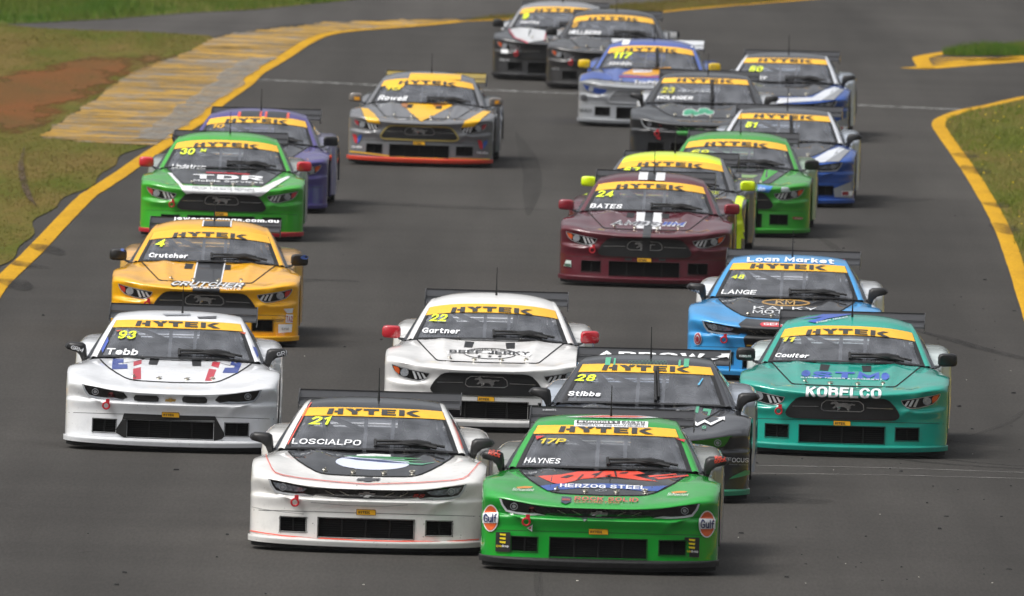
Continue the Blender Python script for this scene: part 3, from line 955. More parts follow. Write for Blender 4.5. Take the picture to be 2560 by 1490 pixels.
def build_kind(kind):
    D = {}
    fm, col = front_clip(kind)
    at, patch = cabin(kind)
    shell = MB()
    for s0, s1, c0, c1, a, b in ((0, 6, 2, 3, 30, 4), (0, 6, -3, -2, 30, 4), (4.6, 6, 3, 4, 10, 5), (4.6, 6, -4, -3, 10, 5)):
        shell.add(*patch(s0, s1, c0, c1, a, b))
    D['pillars'] = shell.mesh('pillar')
    ws = patch(0, 2, -2, 2, 16, 24)
    D['windscreen'] = new_mesh('windscreen', *ws, sharp=0)
    rf = patch(2, 5, -2, 2, 20, 24)
    D['roof'] = new_mesh('roof', *rf, sharp=0)
    D['rear_window'] = new_mesh('rear_window', *patch(5, 6, -2, 2, 8, 12), sharp=0)
    D['side_windows'] = [new_mesh('side_window', *patch(0.02, 4.6, c0, c1, 16, 5), sharp=0) for c0, c1 in ((-4, -3), (3, 4))]
    fmesh = fm.mesh('front_clip', True, 38)
    bm = bmesh.new(); bm.from_mesh(fmesh); bmesh.ops.remove_doubles(bm, verts=bm.verts[:], dist=.0004)
    bmesh.ops.recalc_face_normals(bm, faces=bm.faces[:]); bm.to_mesh(fmesh); bm.free()
    fmesh.set_sharp_from_angle(angle=R(38))
    D['front_clip'] = fmesh
    D['body_side'] = body_side().mesh('body_side', True, 38)
    D['ducts'] = ducts(col)
    D['col'], D['at'] = col, at
    allv, allf = list(fm.v), list(fm.f)
    for vs, fs in (ws, rf):
        n = len(allv); allv += [tuple(v) for v in vs]; allf += [tuple(i + n for i in f) for f in fs]
    n = len(allv); allv += shell.v; allf += [tuple(i + n for i in f) for f in shell.f]
    D['bvh'] = BVHTree.FromPolygons([Vector(v) for v in allv], allf)
    D['mirrors'] = [mirror_mesh(kind, s) for s in (-1, 1)]
    D['brace'] = strap_mesh(at)
    h = HOOD[kind]
    h = h + flip(h)[1:]
    top = [(x, (.874 if kind == 'camaro' else .896) + .006 * (1 - (x / .715) ** 2)) for x in [.715 - 1.43 * i / 14 for i in range(1, 14)]]
    D['hood_poly'] = h + top
    gap = []
    for x, z in h: gap.append((x * 1.012, z - .006))
    D['hood_gap'] = lay(shape_bm([gap + top]), D['bvh'], .0015, .05, .014, 'bonnet_gap')
    D['hood'] = lay(shape_bm([h + top]), D['bvh'], .0055, .035, .011, 'bonnet')
    # lights
    D['lights'] = []
    for side in (-1, 1):
        o = LIGHT[kind]
        o = o if side < 0 else flip(o)
        f = (lambda p: p) if side < 0 else flip
        parts = []
        frame, inner = ring_poly(o, .012 if kind == 'camaro' else .0065)
        base = lay(shape_bm([o]), D['bvh'], .003, .05, .02, 'headlight')
        if kind == 'camaro':
            led = f([(-.828, .604), (-.812, .602), (-.793, .556), (-.762, .516), (-.70, .500), (-.60, .492), (-.53, .495), (-.445, .477), (-.47, .474), (-.56, .471), (-.70, .480), (-.772, .500), (-.81, .553)])
            parts.append(('light_guide', lay(shape_bm([led]), D['bvh'], .0055), 'led'))
            sx = side
            parts.append(('reflector', lay(shape_bm([f([(-.79, .584), (-.62, .558), (-.50, .536), (-.535, .514), (-.60, .510), (-.70, .520), (-.757, .536)])]), D['bvh'], .0045), 'refl'))
            rg, _ = ring_poly(ell(sx * .705, .545, .032, .030), .007)
            parts.append(('lens_ring', lay(shape_bm(rg), D['bvh'], .0065), 'lens'))
            parts.append(('lens', lay(shape_bm([ell(sx * .705, .545, .016, .015, 14)]), D['bvh'], .0065), 'lens'))
        else:
            parts.append(('lamp_rim', lay(shape_bm(frame), D['bvh'], .0055), 'rim'))
            parts.append(('indicator', lay(shape_bm([f([(-.898, .617), (-.845, .603), (-.832, .58), (-.838, .538), (-.875, .565)])]), D['bvh'], .0065), 'ind'))
            parts.append(('lens', lay(shape_bm([ell(side * .787, .556, .040, .038, 20)]), D['bvh'], .0065), 'lens'))
            for k in range(3):
                x = -.70 + .042 * k
                b = f([(x - .012, .572 - .009 * k), (x + .010, .568 - .009 * k), (x + .040, .497 + .003 * k), (x + .018, .494 + .003 * k)])
                parts.append(('light_bar', lay(shape_bm([b]), D['bvh'], .0065), 'led'))
        D['lights'].append((base, [p for p in parts if p[1]]))
    if kind == 'mustang':
        fr, inner = ring_poly(GRILLE, .020)
        D['grille'] = lay(shape_bm([GRILLE]), D['bvh'], .003, .05, .02, 'grille')
        D['grille_frame'] = lay(shape_bm(fr), D['bvh'], .012, .05, .02, 'grille_frame')
        cor = [(-.155, .541), (-.198, .505), (-.205, .452), (-.175, .430), (.175, .430), (.205, .452), (.198, .505), (.155, .541)]
        cf, _ = ring_poly(cor, .010)
        D['corral'] = lay(shape_bm(cf), D['bvh'], .011, .05, .02, 'badge_frame')
        D['pony'] = lay(shape_bm([[(x * 1.15, z * 1.15 + .487) for x, z in PONY]]), D['bvh'], .012, .05, .02, 'badge')
        D['bars'] = [lay(shape_bm([[(s * .225, .470), (s * .47, .466), (s * .47, .473), (s * .225, .478)]]), D['bvh'], .012, .05, .02, 'grille_bar') for s in (-1, 1)]
    else:
        band = [(-.46, .545), (-.2, .541), (0, .540), (.2, .541), (.46, .545), (.42, .482), (.20, .465), (0, .461), (-.20, .465), (-.42, .482)]
        D['slim'] = lay(shape_bm([band]), D['bvh'], .002, .05, .02, 'grille')
        D['slim_bars'] = [lay(shape_bm([[(s * a, .525), (s * (a + .012), .525), (s * (a - .06), .492), (s * (a - .072), .492)]]), D['bvh'], .006, .05, .02, 'grille_bar') for s in (-1, 1) for a in (.22, .34)]
        D['bowtie'] = lay(shape_bm([[(x * .75, z * .75 + .504) for x, z in BOWTIE]]), D['bvh'], .009, .05, .02, 'badge')
    # driver-side wiper and panel seam
    D['seam'] = lay(shape_bm([[(-.984, .3415), (.984, .3415), (.984, .3455), (-.984, .3455)]]), D['bvh'], .0015, .05, .05, 'panel_seam')
    return D


def wiper_mesh(at, up, wiper):
    """parked low across the driver's half, or standing upright"""
    m = MB()
    def on(x, s, o=.022):
        p = at(s, 2 * x / at(s, 2).x)
        return p + Vector((0, -.55, .83)) * o
    if up:
        m.tube([on(.11, .05, .03), on(.10, .7, .03), on(.085, 1.5, .025)], [.016, .013, .010], 6)
        m.tube([on(.135, .25), on(.12, 1.0), on(.10, 1.72)], .013, 6)
        m.tube([on(.12, 1.0, .02), on(.10, .95, .03)], .012, 6)
    else:
        m.tube([on(.03, .30, .03), on(.20, .30, .035), on(.42, .26, .035), on(.62, .13, .03)], .013, 6)
        m.tube([on(.05, .19, .02), on(.25, .21, .03), on(.45, .17, .03), on(.55, .07, .03)], [.012, .016, .020, .016], 6)
        m.tube([on(.26, .25, .03), on(.38, .23, .035), on(.50, .20, .03)], [.022, .034, .026], 8)
        m.tube([on(.035, .10, .02), on(.03, .34, .035)], .014, 6)
    return m.mesh('wiper')


def antenna_mesh():
    return MB().tube([(0, 0, -.01), (0, .0, .03), (0, .004, .10), (0, .016, .27)], [.014, .010, .006, .004], 6).mesh('antenna')


def pin_mesh():
    m = MB()
    m.torus((0, 0, .004), (0, 0, 1), .020, .005, 12, 5)
    m.tube([(0, 0, -.005), (0, 0, .026)], .006, 6)
    m.tube([(-.028, -.01, .014), (.028, .012, .018)], .0035, 5)
    return m.mesh('bonnet_pin')


def hook_mesh():
    m = MB()
    m.torus((0, 0, 0), (0, 1, .1), .030, .0085, 18, 8)
    m.box(-.004, .03, -.006, .02, .022, .062)
    return m.mesh('tow_hook')
# ------------------------------------------------------------------ the setting
def noise_mix(n, l, vec, scale, lo, hi, fmin=.35, fmax=.65, detail=6, rough=.6):
    nz = n.new('ShaderNodeTexNoise'); nz.inputs['Scale'].default_value = scale
    nz.inputs['Detail'].default_value = detail; nz.inputs['Roughness'].default_value = rough
    l.new(vec, nz.inputs['Vector'])
    mr = n.new('ShaderNodeMapRange')
    mr.inputs['From Min'].default_value = fmin; mr.inputs['From Max'].default_value = fmax
    mr.inputs['To Min'].default_value = lo; mr.inputs['To Max'].default_value = hi
    l.new(nz.outputs['Fac'], mr.inputs['Value'])
    return mr.outputs['Result']


def mapped(n, l, scale, rot=0.0):
    g = n.new('ShaderNodeNewGeometry')
    m = n.new('ShaderNodeMapping')
    m.inputs['Scale'].default_value = scale
    m.inputs['Rotation'].default_value = (0, 0, rot)
    l.new(g.outputs['Position'], m.inputs['Vector'])
    return m.outputs['Vector']


def mul(n, l, a, b):
    m = n.new('ShaderNodeMath'); m.operation = 'MULTIPLY'
    for i, v in enumerate((a, b)):
        if isinstance(v, (int, float)): m.inputs[i].default_value = v
        else: l.new(v, m.inputs[i])
    return m.outputs[0]


def asphalt(name, c, warm=1.0):
    m, n, l, p = nodes_of(name)
    lanes = noise_mix(n, l, mapped(n, l, (.55, .018, 1), R(1.5)), 1.0, .80, 1.18, detail=4)
    patch = noise_mix(n, l, mapped(n, l, (.35, .05, 1)), 1.0, .90, 1.10)
    cross = noise_mix(n, l, mapped(n, l, (.10, .35, 1)), 1.0, .93, 1.07, detail=3)
    grain = noise_mix(n, l, mapped(n, l, (38, 3.2, 1)), 1.0, .84, 1.17, detail=3, rough=.75)
    v = mul(n, l, mul(n, l, lanes, patch), mul(n, l, grain, cross))
    vm = n.new('ShaderNodeVectorMath'); vm.operation = 'SCALE'
    vm.inputs[0].default_value = c
    l.new(v, vm.inputs['Scale'])
    l.new(vm.outputs['Vector'], p.inputs['Base Color'])
    p.inputs['Roughness'].default_value = .82
    p.inputs['Specular IOR Level'].default_value = .12
    return m


def two_tone(name, c1, c2, scale, fmin, fmax, rough=.9, grain=.25, gscale=(30, 4, 30)):
    m, n, l, p = nodes_of(name)
    f = noise_mix(n, l, mapped(n, l, scale), 1.0, 0, 1, fmin, fmax)
    mx = n.new('ShaderNodeMix'); mx.data_type = 'RGBA'
    mx.inputs[6].default_value = (*c1, 1); mx.inputs[7].default_value = (*c2, 1)
    l.new(f, mx.inputs[0])
    g = noise_mix(n, l, mapped(n, l, gscale), 1.0, 1 - grain, 1 + grain, .3, .7, 3)
    vm = n.new('ShaderNodeVectorMath'); vm.operation = 'SCALE'
    l.new(mx.outputs[2], vm.inputs[0]); l.new(g, vm.inputs['Scale'])
    l.new(vm.outputs['Vector'], p.inputs['Base Color'])
    p.inputs['Roughness'].default_value = rough
    p.inputs['Specular IOR Level'].default_value = .04
    return m


M_TRACK = asphalt('track_asphalt', (.046, .0430, .0395))
M_ROAD = asphalt('old_asphalt', (.062, .058, .054))
M_TURF = two_tone('turf', (.072, .084, .012), (.13, .095, .028), (.9, .10, 1), .38, .62)
M_FIELD = two_tone('far_turf', (.055, .095, .014), (.12, .11, .03), (.25, .04, 1), .38, .62)
M_DIRT = two_tone('red_dirt', (.16, .062, .022), (.10, .062, .022), (.7, .12, 1), .35, .65)
M_YELLOW = two_tone('yellow_line_paint', (.50, .275, .012), (.40, .215, .012), (3, .4, 1), .45, .75, .6, .12)
M_WHITE = two_tone('white_line_paint', (.50, .50, .48), (.28, .27, .26), (5, .8, 1), .40, .60, .7)


def worn(name, c, lo, hi, scale=(14, 1.0, 1), dens=.9):
    """thin paint or rubber with gaps worn through it"""
    m, n, l, p = nodes_of(name)
    p.inputs['Base Color'].default_value = (*c, 1); p.inputs['Roughness'].default_value = .8
    p.inputs['Specular IOR Level'].default_value = .2
    f = noise_mix(n, l, mapped(n, l, scale), 1.0, 0, dens, lo, hi)
    l.new(f, p.inputs['Alpha'])
    return m


M_WORN_WHITE = worn('worn_white_paint', (.30, .30, .29), .38, .66, (9, 2.0, 1), .8)
M_SKID = worn('skid_rubber', (.022, .021, .020), .25, .75, (6, .5, 1), .62)
M_FAINT_MARK = worn('faint_track_mark', (.045, .043, .040), .2, .8, (3, .15, 1), .5)
M_SCRATCH = worn('scraped_asphalt', (.20, .195, .185), .3, .6, (3, 2, 1), .6)


def sheet(name, poly, z, mat, step=None, kind='structure', fn=None):
    """a ground sheet over a world-space outline, optionally cut into strips"""
    bm = bmesh.new()
    vv = [bm.verts.new((p[0], p[1], 0)) for p in poly]
    for t in tessellate_polygon([[Vector((p[0], p[1], 0)) for p in poly]]):
        try: bm.faces.new([vv[i] for i in t])
        except ValueError: pass
    if step:
        for ax, st in enumerate(step):
            lo, hi = min(p[ax] for p in poly), max(p[ax] for p in poly)
            k = math.floor(lo / st) + 1
            while k * st < hi:
                co = [0, 0, 0]; no = [0, 0, 0]; co[ax] = k * st; no[ax] = 1
                bmesh.ops.bisect_plane(bm, geom=bm.verts[:] + bm.edges[:] + bm.faces[:], plane_co=co, plane_no=no, dist=1e-5)
                k += 1
    for v in bm.verts:
        v.co.z = z + (fn(v.co.x, v.co.y) if fn else 0)
    bmesh.ops.recalc_face_normals(bm, faces=bm.faces[:])
    if sum(f.normal.z for f in bm.faces) < 0: bmesh.ops.reverse_faces(bm, faces=bm.faces[:])
    me = bpy.data.meshes.new(name); bm.to_mesh(me); bm.free()
    me.materials.append(mat)
    o = bpy.data.objects.new(name, me); COL.objects.link(o)
    if kind: o['kind'] = kind
    return o


def smooth_line(pts, n=6):
    pts = [Vector((p[0], p[1], 0)) for p in pts]
    out = []
    for i in range(len(pts) - 1):
        p0, p1, p2, p3 = pts[max(i - 1, 0)], pts[i], pts[i + 1], pts[min(i + 2, len(pts) - 1)]
        for k in range(n):
            t = k / n
            out.append(.5 * ((2 * p1) + (p2 - p0) * t + (2 * p0 - 5 * p1 + 4 * p2 - p3) * t * t + (3 * p1 - p0 - 3 * p2 + p3) * t ** 3))
    out.append(pts[-1])
    return out


def ribbon(name, pts, width, z, mat, parent=None, jag=0.0, kind='structure', h=None, n=6, taper=False):
    c = smooth_line(pts, n)
    L, Rr = [], []
    for i, p in enumerate(c):
        d = (c[min(i + 1, len(c) - 1)] - c[max(i - 1, 0)]).normalized()
        nn = Vector((-d.y, d.x, 0))
        w = width * (min(1, 3 * i / len(c) + .05, 3 * (len(c) - i) / len(c)) if taper else 1)
        L.append(p + nn * (w / 2 + random.uniform(-jag, jag))); Rr.append(p - nn * (w / 2 + random.uniform(-jag, jag)))
    m = len(c)
    if h:      # low rounded kerb
        rows = [[(p.x, p.y, z) for p in L]]
        for u, k in ((.12, .6), (.35, 1), (.65, 1), (.88, .6)):
            rows.append([(a.x + (b.x - a.x) * u, a.y + (b.y - a.y) * u, z + h * k) for a, b in zip(L, Rr)])
        rows.append([(p.x, p.y, z) for p in Rr])
        vs = [p for r in rows for p in r]
        fs = [(r * m + i, r * m + i + 1, (r + 1) * m + i + 1, (r + 1) * m + i) for r in range(5) for i in range(m - 1)]
    else:
        vs = [(p.x, p.y, z) for p in L] + [(p.x, p.y, z) for p in Rr]
        fs = [(m + i, m + i + 1, i + 1, i) for i in range(m - 1)]
    me = new_mesh(name, vs, fs)
    bm = bmesh.new(); bm.from_mesh(me); bmesh.ops.recalc_face_normals(bm, faces=bm.faces[:])
    if sum(f.normal.z for f in bm.faces) < 0: bmesh.ops.reverse_faces(bm, faces=bm.faces[:])
    bm.to_mesh(me); bm.free()
    me.materials.append(mat)
    o = bpy.data.objects.new(name, me); COL.objects.link(o)
    if parent: o.parent = parent
    elif kind: o['kind'] = kind
    return o


G = lambda *pp: [ground(px, py) for px, py in pp]
W2 = lambda *pp: [Vector((x, y, 0)) for x, y in pp]

big = sheet('ground', W2((-4000, -3000), (4000, -3000), (4000, 6000), (-4000, 6000)), -.06, M_FIELD)
track = sheet('track', W2((-9, 20), (10.5, 20), (13, 150), (22, 215), (60, 235), (60, 420), (-2, 420), (-60, 330), (-60, 296), (-14, 292), (-9.5, 240), (-9, 150)), 0, M_TRACK)

LEFT = [(-60, 790), (0, 711), (86, 628), (160, 549), (216, 493), (243, 475), (301, 437), (358, 397), (424, 354), (444, 336), (505, 297), (548, 258), (612, 213), (642, 184), (700, 150), (768, 106), (819, 86), (894, 76), (1042, 65), (1150, 54)]
left_pts = G(*LEFT)
left_pts = W2((-6.3, 60), (-6.25, 110), (-6.15, 140), (-6.0, 160)) + left_pts
far_line = G((1150, 54), (1300, 47), (1450, 42), (1609, 35), (1745, 21), (2007, 0), (2300, -24))
RIGHT = [(2640, 232), (2560, 245), (2473, 265), (2413, 277), (2362, 295), (2347, 312), (2362, 340), (2398, 391), (2432, 440), (2462, 490), (2490, 540), (2517, 600), (2541, 668), (2562, 735), (2592, 830), (2640, 1000)]
right_pts = G(*RIGHT) + W2((5.2, 130), (5.6, 100), (6.0, 60))

line_left = ribbon('edge_line', left_pts, .22, .008, M_YELLOW, jag=.004, h=.006)
line_far = ribbon('edge_line', far_line, .16, .006, M_YELLOW, jag=.02)
line_right = ribbon('edge_line', right_pts, .21, .008, M_YELLOW, jag=.004, h=.008)
white = ribbon('cross_line', G((640, 199), (1000, 216), (1400, 233), (1800, 249), (2130, 263), (2412, 275)), .62, .005, M_WORN_WHITE)

# the old paved apron outside the bend: low concrete ripples, yellow paint flaking off
AP = G((100, 342), (171, 293), (259, 235), (345, 177), (471, 130), (536, 97), (600, 84), (700, 72), (760, 65), (820, 58), (1000, 52), (1150, 51))
ap_in = [p + Vector((-.12, 0, 0)) for p in left_pts if 213 < p.y < 300]
ap_in = [p for p in smooth_line(left_pts, 4) if ground(0, 362).y + 1 < p.y]
ap_in = [p + Vector((-.11, -.3, 0)) for p in ap_in]
apron_poly = AP[::1] + ap_in[::-1] + G((390, 366))
apron_poly = [Vector((p.x, p.y, 0)) for p in apron_poly]
m, n, l, p = nodes_of('flaking_yellow_apron')
f1 = noise_mix(n, l, mapped(n, l, (.55, 1.3, 1)), 1.0, 0, 1, .42, .53, 8, .85)
f2 = noise_mix(n, l, mapped(n, l, (.7, .45, 1)), 1.0, 0, 1, .40, .52, 8, .85)
geo = n.new('ShaderNodeNewGeometry'); sp = n.new('ShaderNodeSeparateXYZ')
l.new(geo.outputs['Position'], sp.inputs[0])
mx1 = n.new('ShaderNodeMix'); mx1.data_type = 'RGBA'
mx1.inputs[6].default_value = (.13, .115, .09, 1); mx1.inputs[7].default_value = (.43, .255, .05, 1)
l.new(f1, mx1.inputs[0])
mx2 = n.new('ShaderNodeMix'); mx2.data_type = 'RGBA'
mx2.inputs[6].default_value = (.215, .20, .18, 1)
l.new(f2, mx2.inputs[0]); l.new(mx1.outputs[2], mx2.inputs[7])
dk = noise_mix(n, l, mapped(n, l, (.3, 1.5, 1)), 1.0, .25, 1.25, .38, .60, 7, .85)
vm = n.new('ShaderNodeVectorMath'); vm.operation = 'SCALE'
l.new(mx2.outputs[2], vm.inputs[0]); l.new(dk, vm.inputs['Scale']); l.new(vm.outputs['Vector'], p.inputs['Base Color'])
p.inputs['Roughness'].default_value = .85; p.inputs['Specular IOR Level'].default_value = .05
M_APRON = m
apron_poly = [p + Vector((random.uniform(-.05, .05), random.uniform(-.5, .5), 0)) for p in smooth_line(AP, 7)] + [Vector((p.x, p.y, 0)) for p in ap_in[::-1]] + [p + Vector((0, random.uniform(-.35, .35), 0)) for p in smooth_line(G((395, 366), (300, 362), (200, 356), (110, 345)), 8)]
apron = sheet('painted_apron', apron_poly, .007, M_APRON, step=(.5, .24),
              fn=lambda x, y: .007 * (1 + math.sin(y * 2 * math.pi / .96 + .6 * math.sin(x * 1.3))) + random.uniform(0, .003))
grey_edge = ribbon('bare_concrete_edge', [p + Vector((-.27, 0, 0)) for p in left_pts if ground(0, 350).y < p.y < ground(0, 90).y], .46, .028,
                   worn('bare_concrete', (.24, .23, .21), .30, .62, (5, 2.6, 1), .8), jag=.06)

# grass verges with a mown, patchy cover
verge_poly = [p + Vector((-.24 - .07 * math.sin(p.y * .31) - .05 * math.sin(p.y * .83), 0, 0)) for i, p in enumerate(smooth_line(left_pts, 8)) if p.y < ground(0, 372).y] \
    + G((372, 366), (250, 360), (102, 342), (171, 293), (259, 235), (345, 177), (471, 130), (536, 97), (520, 90), (341, 80), (102, 77), (0, 70)) + W2((-24, 284), (-40, 240), (-40, 60))
verge_left = sheet('grass_verge', verge_poly, .012, M_TURF, step=(1.2, 5), fn=lambda x, y: max(0, -x - 7) * .03)
DIRT_OUT = G((-120, 215), (0, 190), (120, 168), (230, 142), (330, 128), (430, 128), (440, 142), (345, 185), (262, 230), (180, 275), (110, 318), (20, 350), (-120, 330))
dirt = sheet('bare_red_soil', DIRT_OUT, .016, M_DIRT, step=(.4, 1.5), fn=lambda x, y: max(0, -x - 7) * .03 + .004)
def edge_dist(p, poly):
    best = 9e9
    for i in range(len(poly)):
        a, b = Vector((poly[i].x, poly[i].y / 12)), Vector((poly[(i + 1) % len(poly)].x, poly[(i + 1) % len(poly)].y / 12))
        q = Vector((p.x, p.y / 12)); d = b - a
        t = max(0, min(1, (q - a).dot(d) / d.length_squared))
        best = min(best, (a + d * t - q).length)
    return best
at_ = dirt.data.attributes.new('edge', 'FLOAT', 'POINT')
for i, v in enumerate(dirt.data.vertices): at_.data[i].value = min(1, edge_dist(v.co, DIRT_OUT) / .7)
nt = M_DIRT.node_tree; n, l = nt.nodes, nt.links
an = n.new('ShaderNodeAttribute'); an.attribute_name = 'edge'
nzv = noise_mix(n, l, mapped(n, l, (1.2, .16, 1)), 1.0, -.75, .75, .25, .75, 7, .7)
ad = n.new('ShaderNodeMath'); ad.operation = 'ADD'; l.new(an.outputs['Fac'], ad.inputs[0]); l.new(nzv, ad.inputs[1])
mr_ = n.new('ShaderNodeMapRange'); mr_.inputs['From Min'].default_value = -.05; mr_.inputs['From Max'].default_value = .5
l.new(ad.outputs[0], mr_.inputs['Value']); l.new(mr_.outputs['Result'], n['Principled BSDF'].inputs['Alpha'])
road_left = sheet('service_road', G((-600, 100), (0, 72), (102, 79), (341, 82), (536, 92), (700, 66), (820, 57), (1000, 50), (1228, 44), (1500, 24), (1760, 2), (1900, -14), (860, 2), (631, 26), (461, 34), (290, 48), (137, 56), (0, 63), (-600, 80)), .006, M_ROAD)
far_verge = sheet('far_grass_verge', G((-900, 88), (-600, 80), (0, 63), (137, 56), (290, 48), (461, 34), (631, 26), (860, 3), (1000, -20), (1000, -300), (-900, -300)), .014, M_FIELD, step=(3, 8), fn=lambda x, y: .006 * math.sin(x) * math.sin(y * .3))
strip = sheet('grass_strip', G((1160, 51), (1300, 46), (1450, 41), (1609, 33), (1745, 19), (2007, -2), (2250, -22), (2200, -40), (1860, -14), (1700, 2), (1560, 13), (1480, 23), (1380, 33), (1228, 42)), .013, M_TURF)
right_in = [p + Vector((.10, 0, 0)) for p in smooth_line(right_pts, 4)]
verge_right = sheet('grass_verge', right_in + W2((40, 60), (40, ground(2640, 232).y)), .014, M_TURF, step=(1.5, 5))
isl = G((2354, 136), (2392, 128), (2560, 112), (2800, 85), (2900, 130), (2560, 141), (2480, 140), (2380, 141))
island = sheet('grass_island', isl, .014, M_TURF)
isl_kerb = ribbon('island_kerb', G((2420, 128), (2362, 133), (2315, 141), (2302, 146), (2306, 156), (2316, 172)), .28, .006, M_YELLOW, h=.01)
for a, b, wd in (((2286, 172), (2560, 150), .16), ((2326, 146), (2560, 146), .13), ((2340, 160), (2450, 152), .10), ((2450, 152), (2620, 141), .2), ((2330, 153), (2500, 149), .10)):
    ribbon('island_marking', G(a, ((a[0] + b[0]) / 2, (a[1] + b[1]) / 2), b), wd * 3.2, .005, M_YELLOW, jag=.01)

# tyre marks, broad dark bands and scrapes on the racing surface
for pts, w, mt in (
    ([(2260, 820), (2350, 842), (2440, 868), (2560, 898), (2700, 930)], .20, M_SKID),
    ([(2060, 1120), (2200, 1142), (2360, 1160), (2560, 1173), (2760, 1185)], .16, M_SKID),
    ([(2120, 1118), (2280, 1140), (2420, 1155), (2560, 1166), (2760, 1178)], .09, M_SKID),
    ([(2350, 1098), (2450, 1112), (2560, 1118)], .06, M_FAINT_MARK),
    ([(2420, 1092), (2490, 1070), (2530, 1050), (2570, 1020)], .10, M_FAINT_MARK),
    ([(820, 505), (1000, 512), (1180, 520), (1370, 526)], .9, M_FAINT_MARK),  # broad faint dark band across the asphalt
    ([(600, 720), (760, 700), (900, 705)], .5, M_FAINT_MARK),
    ([(1830, 1245), (1950, 1250), (2080, 1252)], 1.0, M_FAINT_MARK),  # wide dark band to the right of the black car
    ([(2005, 520), (2150, 505), (2330, 498)], .8, M_FAINT_MARK),  # dark band running out right of the blue and white car
    ([(1340, 1420), (1342, 1460), (1345, 1500)], .05, M_FAINT_MARK),
    ([(1350, 1420), (1352, 1460), (1355, 1500)], .03, M_FAINT_MARK),
    ([(2040, 590), (2080, 615), (2110, 640)], .12, M_FAINT_MARK),
    ([(1290, 330), (1330, 430), (1320, 540)], .25, M_FAINT_MARK),
    ([(190, 1384), (230, 1380)], .03, M_FAINT_MARK)):
    tag(ribbon('track_mark', G(*pts), w, .004 + random.uniform(0, .003), mt, taper=True, n=10), kind='structure')
for pts in ([(1860, 1164), (2200, 1170), (2560, 1182), (2700, 1186)], [(1860, 1184), (2200, 1188), (2560, 1197), (2700, 1200)]):
    ribbon('scrape_line', G(*pts), .10, .004, M_SCRATCH, n=10)
for pts in ([(40, 655), (75, 668), (118, 672)], [(80, 612), (110, 622), (145, 640)], [(2, 700), (30, 706), (60, 728)], [(2395, 385), (2410, 390), (2425, 398)], [(2410, 415), (2440, 428), (2458, 440)], [(2470, 510), (2488, 512), (2505, 522)], [(2490, 560), (2510, 572), (2528, 590)]):
    tag(ribbon('tyre_scuff', G(*pts), .35, .019, M_SKID, taper=True, n=6), kind='structure')
tag(ribbon('soil_rut', G((62, 372), (52, 420), (58, 460), (72, 500), (92, 525)), .09, .05, worn('rut_soil', (.07, .045, .025), .3, .6, (9, .6, 1), .85), n=8, taper=True), kind='structure')

# ---- rubber marbles and grit
mb = MB()
rng = random.Random(3)
def lump(px, py, r, e):
    g = ground(px, py)
    a = rng.uniform(0, math.pi)
    ca, sa = math.cos(a), math.sin(a)
    pts = []
    for dz in (0, 1):
        for k in range(5):
            t = 2 * math.pi * k / 5
            x, y = r * e * math.cos(t) * (1 - .35 * dz), r * math.sin(t) * (1 - .35 * dz)
            pts.append((g.x + x * ca - y * sa, g.y + x * sa + y * ca, .004 + dz * r * .8))
    mb.add(pts, [(k, (k + 1) % 5, 5 + (k + 1) % 5, 5 + k) for k in range(5)] + [(5, 6, 7, 8, 9)])
for i in range(120):
    px = rng.uniform(1850, 2560) if rng.random() < .72 else rng.uniform(0, 2560)
    py = rng.uniform(560, 1490) if rng.random() < .8 else rng.uniform(200, 1490)
    lump(px, py, rng.choice((.006, .008, .008, .011, .016)), rng.uniform(1.0, 3.0))
rub = inst('rubber_marbles', mb.mesh('rubber_marbles', False), simple('marble_rubber', (17, 17, 17), .8), None)
tag(rub, 'scattered black bits of tyre rubber lying on the track', 'tyre debris', kind='stuff')
mb = MB()
for i in range(22):
    lump(rng.uniform(1800, 2560) if rng.random() < .7 else rng.uniform(0, 2560), rng.uniform(700, 1490), rng.choice((.004, .005, .007)), rng.uniform(1, 2.5))
grit = inst('pale_grit', mb.mesh('pale_grit', False), simple('grit_stone', (190, 186, 176), .8), None)
tag(grit, 'scattered pale stone chips lying on the track', 'stone chips', kind='stuff')


# ---- grass blades
def inside(x, y, poly):
    c = False
    j = len(poly) - 1
    for i in range(len(poly)):
        a, b = poly[i], poly[j]
        if (a[1] > y) != (b[1] > y) and x < (b[0] - a[0]) * (y - a[1]) / (b[1] - a[1]) + a[0]: c = not c
        j = i
    return c


def in_view(x, y, z=0.0, m=90):
    v = CAM_M.inverted() @ Vector((x, y, z))
    px, py = 1280 + F_PX * v.x / -v.z, 745 - F_PX * v.y / -v.z
    return -m < px < 2560 + m and -m < py < 1490 + m


def grass_material(name, cols):
    m, n, l, p = nodes_of(name)
    oi = noise_mix(n, l, mapped(n, l, (.5, .09, .5)), 1.0, 0, 1, .34, .66, 4)
    fine = noise_mix(n, l, mapped(n, l, (19, 7, 2)), 1.0, 0, 1, .3, .7, 2)
    r = n.new('ShaderNodeValToRGB')
    els = r.color_ramp.elements
    els[0].position = 0; els[0].color = (*cols[0], 1)
    els[1].position = 1; els[1].color = (*cols[-1], 1)
    for k, c in enumerate(cols[1:-1]):
        e = els.new((k + 1) / (len(cols) - 1)); e.color = (*c, 1)
    ad = n.new('ShaderNodeMath'); ad.operation = 'MULTIPLY_ADD'; ad.inputs[1].default_value = .55; ad.inputs[2].default_value = 0
    l.new(oi, ad.inputs[0])
    a2 = n.new('ShaderNodeMath'); a2.operation = 'MULTIPLY_ADD'; a2.inputs[1].default_value = .45
    l.new(fine, a2.inputs[0]); l.new(ad.outputs[0], a2.inputs[2])
    l.new(a2.outputs[0], r.inputs[0]); l.new(r.outputs[0], p.inputs['Base Color'])
    p.inputs['Roughness'].default_value = .65
    p.inputs['Specular IOR Level'].default_value = .08
    return m


